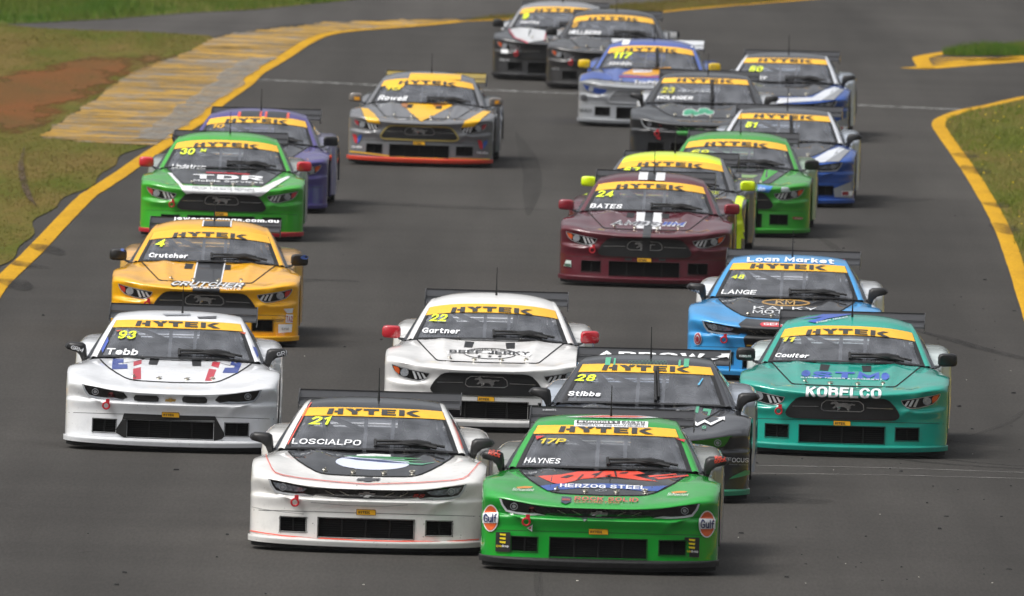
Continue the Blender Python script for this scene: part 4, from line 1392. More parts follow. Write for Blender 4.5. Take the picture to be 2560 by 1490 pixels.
def blades(name, poly, count, hmin, hmax, mat, label, seed, avoid=None, base=lambda x, y: 0, clump=.5, ybias=None):
    rg = random.Random(seed)
    vs, fs = [], []
    x0, x1 = min(p[0] for p in poly), max(p[0] for p in poly)
    y0, y1 = min(p[1] for p in poly), max(p[1] for p in poly)
    tries = made = 0
    while made < count and tries < count * 14:
        tries += 1
        x, y = rg.uniform(x0, x1), rg.uniform(y0, y1)
        if not inside(x, y, poly) or not in_view(x, y): continue
        if avoid and inside(x, y, avoid) and rg.random() < .93: continue
        d = math.sin(x * 2.1 + 1.7 * math.sin(y * .33)) * math.sin(y * .21 + x * .8)
        if d < -.25 and rg.random() < clump: continue
        made += 1
        z = base(x, y)
        hh = rg.uniform(hmin, hmax) * (1 + .35 * d)
        for k in range(3):
            a = rg.uniform(0, 6.28); w = rg.uniform(.003, .007)
            bx, by = x + rg.uniform(-.03, .03), y + rg.uniform(-.05, .05)
            lx, ly = rg.uniform(-.5, .5) * hh, rg.uniform(-.5, .5) * hh
            h2 = hh * rg.uniform(.6, 1.1)
            n = len(vs)
            vs += [(bx - w * math.cos(a), by - w * math.sin(a), z - .01), (bx + w * math.cos(a), by + w * math.sin(a), z - .01), (bx + lx, by + ly, z + h2)]
            fs.append((n, n + 1, n + 2))
    o = inst(name, new_mesh(name, vs, fs, False), mat, None)
    return tag(o, label, 'grass', kind='stuff')


GR1 = grass_material('verge_grass', [(.075, .088, .014), (.105, .115, .018), (.150, .135, .030), (.20, .14, .055), (.10, .11, .018)])
GR2 = grass_material('lush_grass', [(.070, .115, .012), (.110, .160, .016), (.15, .18, .028), (.24, .22, .07), (.085, .125, .016)])
GR3 = grass_material('deep_grass', [(.045, .115, .010), (.075, .155, .016), (.14, .17, .03), (.09, .15, .018)])
dirt_out = [tuple(p[:2]) for p in DIRT_OUT]
lb = lambda x, y: max(0, -x - 7) * .03 + .012
blades('verge_grass', [tuple(p[:2]) for p in verge_poly], 42000, .012, .04, GR1, 'short patchy mown grass left of the yellow edge line', 11, dirt_out, lb, .35)
rp = [tuple(p[:2]) for p in right_in] + [(40, 60), (40, ground(2640, 232).y)]
blades('verge_grass', rp, 32000, .03, .085, GR2, 'lush green grass inside the curve of yellow kerb', 12, None, lambda x, y: .012, .3)
blades('island_grass', [tuple(p[:2]) for p in isl], 3500, .08, .16, GR3, 'tall grass on the island behind the yellow markings', 13, None, lambda x, y: .012, .2)
fv = [tuple(p[:2]) for p in G((-100, 66), (0, 63), (137, 56), (290, 48), (461, 34), (631, 26), (860, 3), (1000, -20), (1000, -40), (-100, -40))]
blades('roadside_grass', fv, 14000, .08, .20, GR3, 'long grass bank beyond the old service road', 14, None, lambda x, y: .01, .3)
sv = [tuple(p[:2]) for p in G((1180, 50), (1300, 46), (1450, 41), (1609, 33), (1745, 19), (2007, -2), (2100, -20), (1860, -14), (1700, 2), (1560, 13), (1480, 23), (1380, 33), (1228, 42))]
blades('strip_grass', sv, 6000, .03, .08, GR1, 'thin grass strip between the racing track and old road', 15, None, lambda x, y: .01, .3)
# small yellow flowers in the right verge
mb = MB(); rg = random.Random(5); k = 0
while k < 46:
    x, y = rg.uniform(4, 9), rg.uniform(150, 262)
    if not inside(x, y, rp) or not in_view(x, y): continue
    hgt = rg.uniform(.07, .14); r = rg.uniform(.006, .014)
    mb.ball((x, y, hgt), r, r, r * .7, 6, 4); k += 1
tag(inst('wild_flowers', mb.mesh('wild_flowers'), simple('flower_yellow', (235, 205, 20), .6), None), 'tiny yellow flowers dotted through the green verge', 'flowers', kind='stuff')
# ------------------------------------------------------------------ the race cars
KIND = {k: build_kind(k) for k in ('camaro', 'mustang')}
COMMON = {}
COMMON['tyre'], COMMON['rim'] = wheel_meshes()
COMMON['wing'] = wing_meshes()
COMMON['cage'] = cage_mesh()
COMMON['floor'], COMMON['seat'], COMMON['steer'] = interior_meshes()
COMMON['antenna'], COMMON['pin'], COMMON['hook'] = antenna_mesh(), pin_mesh(), hook_mesh()
for kd, D in KIND.items():
    D['wiper'] = {u: wiper_mesh(D['at'], u, None) for u in (False, True)}
    # splitter lip skin
    vs, xs, ts = [], [-.985 + 1.97 * i / 48 for i in range(49)], [0, .4, .8, 1, 1.2, 1.6, 1.95]
    for x in xs:
        for t in ts:
            q = D['col'](x)(t)
            vs.append((q.x * 1.012, q.y - .010, q.z + (.004 if t > 1 else -.004)))
    n = len(ts)
    D['lip'] = new_mesh('splitter', vs, [(i * n + j, (i + 1) * n + j, (i + 1) * n + j + 1, i * n + j + 1) for i in range(48) for j in range(n - 1)])
    vs = []
    for x in xs:
        q = D['col'](x)(0)
        vs += [(q.x * .985, q.y + .012, .032), (q.x * .985, q.y + .004, .060 + (q.z - .060)), (q.x * .985, q.y + .004, q.z + .01)]
    vs += [(x_ * .985, .62, .032) for x_ in xs]
    D['tray'] = new_mesh('splitter_plate', vs, [(i * 3 + j, (i + 1) * 3 + j, (i + 1) * 3 + j + 1, i * 3 + j + 1) for i in range(48) for j in range(2)] + [(3 * 49 + i, 3 * 49 + i + 1, 3 * (i + 1), 3 * i) for i in range(48)])
    s0 = 1.50 if kd == 'camaro' else 1.40
    vs = []
    for i in range(9):
        for j in range(25):
            q = D['at'](s0 + (2.03 - s0) * i / 8, -1.99 + 3.98 * j / 24)
            vs.append(q + Vector((0, -.003, .005)))
    D['strip'] = new_mesh('sun_strip', vs, [(i * 25 + j, i * 25 + j + 1, (i + 1) * 25 + j + 1, (i + 1) * 25 + j) for i in range(8) for j in range(24)], sharp=0)
    zc, kk = (1.205, .03) if kd == 'camaro' else (1.196, .13)
    hy = [[((x / 5.45 - .5) * .80, zc - .025 + .050 * z) for x, z in poly] for poly in HYTEK]
    hy = [[(x, z - kk * x * x) for x, z in poly] for poly in hy]
    D['hytek'] = lay(shape_bm(hy), D['bvh'], .009, .06, .03, 'lettering')
    # dark surround of the glass
    ed = MB()
    for sgn in (-1, 1):
        vs = []
        for i in range(17):
            for c in (1.90, 2.02):
                vs.append(D['at'](2 * i / 16, sgn * c) + Vector((0, -.003, .004)))
        ed.add(vs, [(2 * i, 2 * i + 1, 2 * i + 3, 2 * i + 2) for i in range(16)])
    vs = []
    for j in range(25):
        for s in (-.03, .07): vs.append(D['at'](max(s, 0), -2 + 4 * j / 24) + Vector((0, -.004 if s > 0 else -.02, .004 if s > 0 else .003)))
    ed.add(vs, [(2 * i, 2 * i + 1, 2 * i + 3, 2 * i + 2) for i in range(24)])
    D['surround'] = ed.mesh('windscreen_surround')
    pz, ph = (.352, .054) if kd == 'camaro' else (.318, .056)
    pl = [(-.082, pz - ph / 2), (.082, pz - ph / 2), (.082, pz + ph / 2 - .012), (.074, pz + ph / 2), (-.082, pz + ph / 2)]
    fr, inn = ring_poly(pl, .005)
    D['plate'] = lay(shape_bm([pl]), D['bvh'], .013, .06, .06, 'sponsor_plate')
    D['plate_frame'] = lay(shape_bm(fr), D['bvh'], .0145, .06, .06, 'plate_frame')
    ht = [[((x / 5.45 - .5) * .10 - .018, pz - .012 + .024 * z) for x, z in poly] for poly in HYTEK]
    D['plate_text'] = lay(shape_bm(ht), D['bvh'], .0155, .06, .06, 'lettering')
    pins = []
    zf, zr = (.690, .868) if kd == 'camaro' else (.700, .889)
    for x, z in [(-.37, zf), (-.13, zf - .012), (.13, zf - .012), (.37, zf), (-.68, zr), (-.31, zr + .002), (.29, zr + .002), (.66, zr)]:
        d = Vector((0, 1, -SLOPE)).normalized()
        loc, nn, i, ds = D['bvh'].ray_cast(Vector((x, -3, z + 3 * SLOPE)), d)
        if loc: pins.append((loc, nn if nn.z > 0 else -nn))
    D['pins'] = pins
    D['vents'] = [lay(shape_bm([[(s * .245, .812), (s * .165, .810), (s * .150, .868), (s * .240, .872)]]), D['bvh'], .0085, .05, .012, 'bonnet_vent') for s in (-1, 1)]
    D['bvh_mirror'] = None

M_STRIP = vinyl('f5b81c'); M_INK = vinyl('2a2823'); M_LIME = vinyl('e8fa14'); M_WHT = vinyl('eceef0')


def mesh_bvh(objs):
    vs, fs = [], []
    for me in objs:
        n = len(vs)
        vs += [v.co.copy() for v in me.vertices]; fs += [tuple(i + n for i in p.vertices) for p in me.polygons]
    return BVHTree.FromPolygons(vs, fs)


WING_BVH = mesh_bvh([COMMON['wing'][0], COMMON['wing'][1]])
for kd, D in KIND.items(): D['bvh_mirror'] = mesh_bvh([mm[0] for mm in D['mirrors']])


def stroke(pts, w):
    out = []
    for i in range(len(pts) - 1):
        a, b = Vector(pts[i]), Vector(pts[i + 1])
        d = (b - a).normalized(); nn = Vector((-d.y, d.x)) * w / 2
        e = d * w * .25
        out.append([tuple(a - nn - e), tuple(b - nn + e), tuple(b + nn + e), tuple(a + nn - e)])
    return out


class Livery:
    """places marks given in the pixels of an enlarged square-on view of one car"""
    def __init__(self, car, kind, ref):
        self.car, self.D, self.ref = car, KIND[kind], ref
        self.kind = kind
        self.slope = CAM_H / car.location.y

    def m(self, X, Y):
        cx, by, s = self.ref
        return ((X - cx) / s, (by - (Y + (cx - X) * .028)) / s + .05)

    def put(self, name, bm, col, L=0, bvh=None, parent=None, guard=True):
        me = lay(bm, bvh or self.D['bvh'], .0075 + .0022 * L, name=name, slope=self.slope)
        if me is None: return None
        return inst(name, me, vinyl(col) if isinstance(col, str) else col, parent or self.car)

    def P(self, col, *polys, L=0, name='decal', mirror=False, bvh=None, join=False):
        pp = [[self.m(*q) for q in poly] for poly in polys]
        if mirror: pp += [flip(q) for q in pp]
        if join: return self.put(name, shape_bm(pp), col, L, bvh)
        return [self.put(name, shape_bm([q]), col, L, bvh) for q in pp]

    def E(self, col, X, Y, rx, rz, L=0, name='decal', bvh=None):
        c = self.m(X, Y)
        return self.put(name, shape_bm([ell(*c, rx / self.ref[2], rz / self.ref[2])]), col, L, bvh)

    def S(self, col, pts, w, L=0, name='stripe'):
        return self.put(name, shape_bm(stroke([self.m(*q) for q in pts], w / self.ref[2])), col, L)

    def T(self, col, s, X, Y, w, h, L=1, bold=.0, shear=.0, name='lettering', bvh=None, bend=0.0, rot=0.0, sp=1.0):
        c = self.m(X, Y)
        vs, fs = text_shape(s, bold, shear, sp)
        w, h = w / self.ref[2], h / self.ref[2]
        out = []
        for x, z, q in vs:
            x, z = x * w, z * h - bend * (x * w) ** 2
            if rot: x, z = x * math.cos(rot) - z * math.sin(rot), x * math.sin(rot) + z * math.cos(rot)
            out.append((c[0] + x, c[1] + z, q))
        return self.put(name, shape_bm(tris=(out, fs)), col, L, bvh)


# seated driver: one skinned figure shared by every car
def driver_mesh():
    J = {'pel': (0, 0, .05), 'sp': (0, .05, .22), 'ch': (0, .09, .42), 'nk': (0, .09, .56), 'hd': (0, .07, .62)}
    E_ = [('pel', 'sp'), ('sp', 'ch'), ('ch', 'nk'), ('nk', 'hd')]
    rad = {'pel': .14, 'sp': .13, 'ch': .15, 'nk': .06, 'hd': .06}
    for s, t in ((-1, 'r'), (1, 'l')):
        J.update({'sh' + t: (s * .18, .08, .47), 'el' + t: (s * .24, -.14, .33), 'wr' + t: (s * .155, -.33, .40), 'pa' + t: (s * .148, -.40, .43),
                  'hi' + t: (s * .10, -.04, .04), 'kn' + t: (s * .13, -.42, .16), 'an' + t: (s * .12, -.80, .02), 'to' + t: (s * .12, -.88, .12)})
        rad.update({'sh' + t: .075, 'el' + t: .05, 'wr' + t: .034, 'pa' + t: .034, 'hi' + t: .10, 'kn' + t: .07, 'an' + t: .045, 'to' + t: .035})
        E_ += [('ch', 'sh' + t), ('sh' + t, 'el' + t), ('el' + t, 'wr' + t), ('wr' + t, 'pa' + t), ('pel', 'hi' + t), ('hi' + t, 'kn' + t), ('kn' + t, 'an' + t), ('an' + t, 'to' + t)]
        for k in range(4):
            a = 'f%d%s' % (k, t)
            J[a + '1'] = (s * (.140 - .004 * k), -.435, .455 - .018 * k); J[a + '2'] = (s * (.118 - .004 * k), -.450 + .004 * k, .458 - .018 * k)
            rad[a + '1'] = .010; rad[a + '2'] = .009
            E_ += [('pa' + t, a + '1'), (a + '1', a + '2')]
        J['th' + t] = (s * .125, -.37, .462); rad['th' + t] = .011; E_.append(('wr' + t, 'th' + t))
    names = list(J)
    me = bpy.data.meshes.new('driver_skeleton')
    me.from_pydata([J[k] for k in names], [(names.index(a), names.index(b)) for a, b in E_], [])
    ob = bpy.data.objects.new('driver_skeleton', me); COL.objects.link(ob)
    ob.modifiers.new('skin', 'SKIN'); sd = ob.modifiers.new('sub', 'SUBSURF'); sd.levels = 1
    for i, k in enumerate(names): me.skin_vertices[0].data[i].radius = (rad[k], rad[k])
    me.skin_vertices[0].data[0].use_root = True
    bpy.context.view_layer.update()
    out = bpy.data.meshes.new_from_object(ob.evaluated_get(bpy.context.evaluated_depsgraph_get()))
    bpy.data.objects.remove(ob)
    out.materials.clear()
    for p_ in out.polygons: p_.use_smooth = True
    h = MB()
    h.ball((0, .06, .70), .125, .15, .135, 20, 14)
    h.ball((0, .02, .63), .095, .13, .07, 16, 8)
    helmet = h.mesh('helmet')
    v = MB(); vs = []
    for i in range(13):
        a = R(-62 + 124 * i / 12)
        for z in (.665, .70, .735):
            k = math.sqrt(max(0, 1 - ((z - .70) / .135) ** 2)) * 1.02
            vs.append((.125 * k * math.sin(a), .06 - .15 * k * math.cos(a), z))
    v.add(vs, [(i * 3 + j, i * 3 + j + 1, (i + 1) * 3 + j + 1, (i + 1) * 3 + j) for i in range(12) for j in range(2)])
    return out, helmet, v.mesh('visor')


DRV = driver_mesh()


def add_driver(car, label, helmet='c9ccd2', suit='26272c'):
    p = tag(empty('person'), label, 'person', 'drivers strapped into the race cars')
    p.matrix_world = car.matrix_world @ Matrix.Translation((.36, 2.40, .25))
    inst('body', DRV[0], simple('suit_' + suit, suit, .8), p)
    h = inst('helmet', DRV[1], paint(helmet), p)
    inst('visor', DRV[2], M_LAMP, h)
    return p


def make_car(px, py, kind, ref, label, body, hood=None, roof=None, lip=None, rear=None, pillar=None, mirror='black', arm=None, wing=None, number=None, numcol=None,
             name=None, up=False, yaw=1.2, vents=False, hook=True, strip=True, driver=None, plate=True, slim=True, badge=True, frame=None,
             light=None, led=None, ind='e8642a', ant=True, grille=None, tilt=0.0, lens=False):
    g = ground(px, py, .05)
    beta = math.atan2(g.x, g.y)
    car = empty('race_car', (g.x, g.y, 0), -R(yaw) - beta)
    rj = random.Random(px)
    car.rotation_euler.x, car.rotation_euler.y = R(rj.uniform(-.25, .3)), R(rj.uniform(-.45, .45))
    bpy.context.view_layer.update()
    tag(car, label, 'race car', 'race cars packed together on the track')
    D = KIND[kind]
    pb = paint(body)
    ph = paint(hood) if hood else pb
    pr = paint(roof) if roof else pb
    pp = paint(pillar) if pillar else pb
    pq = paint(rear) if rear else pb
    inst('front_body', D['front_clip'], pb, car)
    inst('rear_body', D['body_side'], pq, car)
    inst('cabin_pillars', D['pillars'], pp, car)
    inst('roof', D['roof'], pr, car)
    ws = inst('windscreen', D['windscreen'], M_GLASS, car)
    inst('windscreen_surround', D['surround'], M_BLACK, ws)
    inst('windscreen_brace', D['brace'], M_CAGE, ws)
    inst('rear_window', D['rear_window'], M_SIDE, car)
    for me in D['side_windows']: inst('side_window', me, M_SIDE, car)
    hd = inst('bonnet', D['hood'], ph, car)
    inst('bonnet_gap', D['hood_gap'], M_GAP, hd)
    if vents:
        for me in D['vents']: inst('bonnet_vent', me, M_BLACK, hd)
    inst('panel_seam', D['seam'], M_GAP, car)
    for loc, nn in D['pins']:
        o = inst('bonnet_pin', COMMON['pin'], M_STEEL, hd)
        o.location = loc + nn * .007
        o.rotation_euler = nn.to_track_quat('Z', 'Y').to_euler()
    inst('splitter_plate', D['tray'], M_DUCT, car)
    inst('splitter', D['lip'], paint(lip) if lip and lip != 'black' else (M_SPLIT if lip else pb), car)
    for a, b in D['ducts']:
        o = inst('air_intake', a, M_DUCT, car); inst('radiator_guard', b, M_DUCT, o)
    for base, parts in D['lights']:
        o = inst('headlight', base, M_LAMP if not light else vinyl(light), car)
        for nm, me, k in parts:
            if k == 'refl' and not lens: continue
            inst(nm, me, {'refl': M_REFL, 'rim': M_RIMG, 'led': M_LED if not led else vinyl(led), 'lens': M_LENS, 'ind': vinyl(ind)}[k], o)
    if kind == 'mustang':
        gr = inst('grille', D['grille'], vinyl(grille) if grille else M_MESH, car)
        inst('grille_frame', D['grille_frame'], vinyl(frame) if frame else M_BLACK, gr)
        if badge:
            inst('badge_frame', D['corral'], M_CHROME, gr); inst('badge', D['pony'], M_CHROME, gr)
        for me in D['bars']: inst('grille_bar', me, M_CHROME, gr)
    elif slim:
        gr = inst('grille', D['slim'], M_LAMP, car)
        for me in D['slim_bars']: inst('grille_bar', me, M_STEEL, gr)
        if badge: inst('badge', D['bowtie'], M_CHROME, gr)
    if plate:
        o = inst('sponsor_plate', D['plate'], M_STRIP, car)
        inst('plate_frame', D['plate_frame'], M_INK, o); inst('lettering', D['plate_text'], M_INK, o)
    if strip:
        o = inst('sun_strip', D['strip'], M_STRIP, car); inst('lettering', D['hytek'], M_INK, o)
    for (a, b) in D['mirrors']:
        o = inst('mirror', a, M_BLACK if mirror == 'black' else paint(mirror), car); inst('mirror_arm', b, M_BLACK, o)
    wm = paint(wing) if wing else M_CARBON
    mainp, flap, gur, ends, struts = COMMON['wing']
    o = inst('rear_wing', mainp, wm, car)
    inst('wing_flap', flap, wm, o); inst('gurney_flap', gur, M_CARBON, o)
    for me in ends: inst('end_plate', me, M_CARBON, o)
    for me in struts: inst('wing_strut', me, M_CARBON, o)
    for x, y in ((-.815, .93), (.815, .93), (-.80, 3.72), (.80, 3.72)): tyre_on(car, COMMON, x, y)
    inst('wiper', D['wiper'][up], M_BLACK, car)
    inst('roll_cage', COMMON['cage'], M_CAGE, car)
    inst('cabin_floor', COMMON['floor'], M_CABIN, car)
    inst('seat', COMMON['seat'], M_SEAT, car)
    inst('steering_wheel', COMMON['steer'], M_SEAT, car)
    if ant:
        o = inst('antenna', COMMON['antenna'], M_BLACK, car); o.location = (.03, 2.45, D['at'](3.4, 0).z)
    if hook:
        o = inst('tow_hook', COMMON['hook'], M_RED, car)
        q = D['col'](-.60)(3.75); o.location = (q.x, q.y - .035, .415)
    Lv = Livery(car, kind, ref)
    if number:
        s, X, Y, w, h = number
        # keep the digits clear below the sun strip
        x_, z_ = Lv.m(X, Y)
        q_ = D['at'](1.50 if kind == 'camaro' else 1.40, 2 * x_ / .63)
        top_ = q_.z + Lv.slope * q_.y - .006
        Y += max(0, (z_ + h / ref[2] / 2) - top_) * ref[2]
        Lv.T(numcol or 'ecff10', s, X, Y, w, h, bold=.035, shear=.22, name='race_number')
    if name:
        s, X, Y, w, h = name[:5]
        Lv.T('eef0f2', s, X, Y, w, h, bold=name[5] if len(name) > 5 else .025, shear=name[6] if len(name) > 6 else .18, name='driver_name')
    if driver: add_driver(car, driver)
    return Lv


# ---- the two leaders
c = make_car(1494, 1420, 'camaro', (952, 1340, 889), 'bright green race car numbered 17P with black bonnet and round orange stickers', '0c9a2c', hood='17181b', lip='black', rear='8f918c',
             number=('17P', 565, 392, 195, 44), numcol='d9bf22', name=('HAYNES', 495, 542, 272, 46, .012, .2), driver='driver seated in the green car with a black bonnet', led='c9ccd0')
c.P('e8492f', [(475, 660), (640, 648), (760, 624), (1200, 618), (1262, 640), (1170, 652), (1365, 702), (1210, 688), (1010, 662), (800, 682), (650, 722), (590, 712)], name='sponsor_logo')
c.P('17181b', [(640, 672), (690, 654), (740, 656), (690, 676)], [(760, 690), (800, 648), (812, 648), (785, 684)], [(880, 644), (930, 634), (924, 650), (866, 654)], [(960, 660), (1016, 648), (1004, 664)],
    [(1080, 634), (1140, 628), (1124, 642), (1072, 644)], [(930, 625), (950, 624), (900, 668), (884, 668)], [(1030, 622), (1044, 622), (1060, 668), (1046, 664)], L=1, name='sponsor_logo')
c.P('e8492f', [(1285, 658), (1488, 640), (1500, 648), (1305, 669)], [(1335, 674), (1580, 650), (1590, 658), (1366, 686)], name='sponsor_logo')
c.P('2c4f9c', [(500, 735), (640, 716), (800, 720), (950, 716), (1100, 722), (1250, 742), (1440, 734), (1370, 776), (1240, 772), (1100, 756), (940, 747), (800, 750), (680, 762), (560, 770)], name='decal')
c.T('f0f2f5', 'HERZOG STEEL', 965, 742, 640, 28, bold=.03, bend=-.0)
c.P('c8ccd2', *[[(952 + x * 420, 772 - z * 220) for x, z in ring] for ring in ring_poly([(x, z) for x, z in BOWTIE], .006)[0]], L=1, name='badge', join=True)
c.T('d2442e', 'ROCK SOLID', 1000, 838, 470, 30, bold=.02, sp=1.1)
c.T('c2492e', 'CONCRETING', 932, 862, 330, 16, bold=.0, sp=1.1)
c.P('1d2c46', [(668, 815), (740, 820), (740, 858), (704, 874), (668, 858)], name='sponsor_logo'); c.P('9a2b22', [(674, 832), (734, 836), (734, 850), (674, 848)], L=1, name='sponsor_logo')
for X, Y in ((380, 757), (1525, 795)):
    c.P('d98a22', [(X - 55, Y - 12), (X + 10, Y - 20), (X + 70, Y - 16), (X + 50, Y - 6), (X - 40, Y - 2)], name='sponsor_logo')
    c.T('eef2ee', 'Schoentint', X, Y + 8, 160, 20, shear=.3)
for X, Y in ((155, 968), (1740, 1015)):
    c.E('eef0f2', X, Y, 59, 101, name='sponsor_logo'); c.E('e1642c', X, Y, 51, 92, L=1, name='sponsor_logo')
    c.P('eef0f2', [(X - 57, Y - 32), (X + 57, Y - 32), (X + 57, Y + 36), (X - 57, Y + 36)], L=2, name='sponsor_logo')
    c.T('1d2c66', 'Gulf', X, Y + 2, 96, 56, L=3, bold=.02)
for X, Y in ((250, 1146), (1636, 1188)):
    c.P('1b1b1c', [(X - 54, Y - 74), (X + 54, Y - 72), (X + 54, Y + 74), (X - 54, Y + 70)], name='sponsor_logo')
    for k in range(3): c.P('e8cf1c', [(X - 24, Y - 62 + 28 * k), (X + 22, Y - 60 + 28 * k), (X + 20, Y - 44 + 28 * k), (X - 20, Y - 50 + 28 * k)], L=1, name='sponsor_logo')
    c.T('e8cf1c', 'Elvin', X - 26, Y + 30, 40, 18, bold=.02); c.T('f0f0f0', 'Group', X + 20, Y + 32, 50, 22, bold=.02)
c.P('1e3f30', [(822, 980), (850, 966), (872, 980), (848, 996)], name='sponsor_logo'); c.T('1c4a36', 'CONSTRUCTIONS', 975, 984, 190, 12)
c.P('eef0f2', [(425, 1042), (468, 1015), (464, 1070)], name='decal'); c.P('c9252c', [(436, 1042), (456, 1028), (454, 1054)], L=1, name='decal')
c.P('eceef0', [(710, 232), (1260, 243), (1260, 290), (710, 279)], name='sponsor_panel'); c.P('222222', [(728, 235), (1050, 241), (1050, 264), (728, 258)], L=1, name='sponsor_panel')
c.T('f0f0f0', 'summitt', 890, 249, 300, 17, L=2, bold=.03); c.T('222222', 'EARTH', 1150, 250, 170, 14, bold=.03); c.T('222222', 'WORKS', 1150, 265, 170, 14, bold=.03)
c.T('222222', 'FORESTRY-FIRE MANAGEMENT', 985, 275, 500, 12, bold=.02)
c.P('eef0f2', [(640, 204), (900, 192), (1200, 196), (1330, 210), (1200, 216), (900, 212)], name='decal'); c.P('d9553f', [(720, 204), (920, 196), (1160, 199), (1260, 208), (1160, 212), (900, 209)], L=1, name='decal')
c.P('c9252c', [(428, 352), (500, 350), (440, 378)], [(1470, 372), (1540, 378), (1535, 398)], name='decal')
for X, Y, r in ((135, 470, -.3), (1812, 522, .25)):
    c.T('e8492f', 'RUFF', X, Y - 12, 80, 26, bold=.03, bvh=c.D['bvh_mirror'], rot=r); c.T('e8492f', 'ROCK', X, Y + 16, 84, 26, bold=.03, bvh=c.D['bvh_mirror'], rot=r)
for X, w in ((470, 100), (1480, 100)): c.T('d0d2d4', 'summitt', X, 128, w, 14, bvh=WING_BVH)

c = make_car(913, 1370, 'camaro', (1062, 1352, 950), 'white race car numbered 21 with black bonnet and thin red pinstripes', 'e6e5e2', hood='1b1c1f', roof='202124', number=('21', 632, 312, 190, 72), name=('LOSCIALPO', 697, 496, 560, 48, .012, .1),
             driver='driver seated in the white car with red pinstripes', wing=None, led='b9bcc0', lens=True)
c.S('e0523f', [(222, 600), (290, 718), (322, 752), (380, 772), (520, 797), (800, 827), (1070, 848), (1500, 832), (1750, 814), (1820, 800), (1860, 775), (1905, 715), (1945, 655)], 6)
c.S('ee5f4c', [(140, 1212), (260, 1233), (400, 1252), (700, 1280), (1000, 1296), (1300, 1304), (1500, 1304), (1650, 1300)], 9); c.S('ee5f4c', [(1712, 1298), (1850, 1290), (1955, 1280)], 9)
c.S('e0523f', [(388, 512), (440, 400), (520, 225), (548, 168)], 9); c.S('e0523f', [(1640, 165), (1692, 300), (1745, 430), (1788, 545)], 9)
c.E('d7def0', 1085, 668, 298, 60, name='sponsor_logo')
c.P('eef2ee', [(950, 600), (1080, 594), (1220, 602), (1222, 622), (950, 614)], name='sponsor_logo')
c.P('3f8a55', [(835, 612), (1000, 616), (1220, 622), (1480, 637), (1300, 642), (1000, 630)], [(1100, 640), (1340, 648), (1520, 660), (1330, 660)], L=1, name='sponsor_logo')
c.P('24386e', [(820, 626), (960, 634), (1180, 652), (1385, 678), (1180, 668), (960, 648)], L=1, name='sponsor_logo'); c.P('4f9a78', [(1350, 668), (1480, 678), (1600, 664), (1480, 690), (1380, 684)], L=1, name='sponsor_logo')
c.P('2c2d30', [(X * 1.0 + 1065, 808 - Z) for X, Z in [(x * 960, z * 520) for x, z in BOWTIE]], name='badge')
c.T('c23a30', 'SS', 1475, 930, 100, 26, shear=.3, bold=.03)
c.S('55575a', [(145, 1022), (240, 1042), (380, 1062), (560, 1080)], 3, name='scratch'); c.S('8e8f92', [(620, 985), (900, 1010), (1200, 1018), (1390, 1005)], 4, name='scratch')

def rivets(c, pts, r=.0042):
    c.put('rivet', shape_bm([ell(*c.m(*p), r, r, 6) for p in pts]), M_BLACK, 0)


rivets(c, [(X, Y) for X in (370, 598) for Y in (1112, 1225)] + [(X, Y) for X in (1522, 1752) for Y in (1160, 1262)] + [(640, 1156), (1233, 835), (980, 858), (560, 1080), (660, 1060)])
# ---- second row
c = make_car(424, 1118, 'camaro', (1085, 1375, 995), 'white race car numbered 93 with red and blue bonnet flashes and gold badge', 'e4e6e9', number=('93', 620, 335, 172, 76), name=('Tebb', 590, 496, 290, 60, .03, .15), vents=True, slim=False,
             driver='driver seated in the white car with red and blue flashes', led='aab0b8')
c.P('27408f', [(503, 562), (608, 560), (612, 598), (562, 604), (566, 614), (648, 612), (655, 655), (512, 662)], [(1608, 575), (1706, 578), (1676, 690), (1535, 690), (1552, 642), (1636, 640), (1640, 622), (1596, 614)], name='decal')
c.P('b72a3c', [(700, 588), (772, 570), (775, 608), (705, 630)], [(705, 656), (775, 640), (790, 752), (716, 756)], [(1432, 585), (1505, 590), (1494, 645), (1424, 624)], [(1406, 650), (1478, 660), (1450, 765), (1380, 765)], name='decal')
c.S('3a3c44', [(600, 604), (700, 588), (790, 566)], 4); c.S('3a3c44', [(1420, 572), (1520, 600), (1600, 622)], 4)
for X, Y in ((855, 927), (1300, 937)):
    c.P('101011', [(X - 116, Y - 14), (X - 100, Y - 36), (X + 96, Y - 30), (X + 118, Y - 8), (X + 112, Y + 24), (X + 88, Y + 36), (X - 70, Y + 32), (X - 108, Y + 16)], name='nose_intake')
c.P('b08a2e', [(1078 + x * 520, 940 - z * 620) for x, z in BOWTIE], name='badge')
c.P(M_DUCT, [(655, 1062), (1078, 1078), (1492, 1086), (1516, 1128), (640, 1122)], [(640, 1122), (684, 1124), (684, 1296), (640, 1276), (580, 1240), (585, 1212)], [(1488, 1128), (1516, 1128), (1592, 1262), (1560, 1300), (1488, 1316)], name='mouth_surround')
c.P('2f4ba0', [(388, 470), (440, 352), (452, 392), (404, 505)], [(1782, 420), (1800, 400), (1848, 520), (1838, 540)], name='decal')
c.T('d8dade', 'GRM', 165, 460, 110, 40, bvh=c.D['bvh_mirror'], rot=-.25, bold=.01); c.T('d8dade', 'GRM', 2080, 495, 120, 40, bvh=c.D['bvh_mirror'], rot=.2, bold=.01)
c.P('8f9298', [(930, 132), (1190, 130), (1190, 145), (960, 150)], name='decal'); c.P('4b4c50', [(1255, 160), (1440, 150), (1430, 172), (1270, 174)], name='decal')
c.P('c9552c', [(512, 292), (572, 288), (530, 304)], [(1660, 306), (1720, 304), (1712, 324)], name='decal')

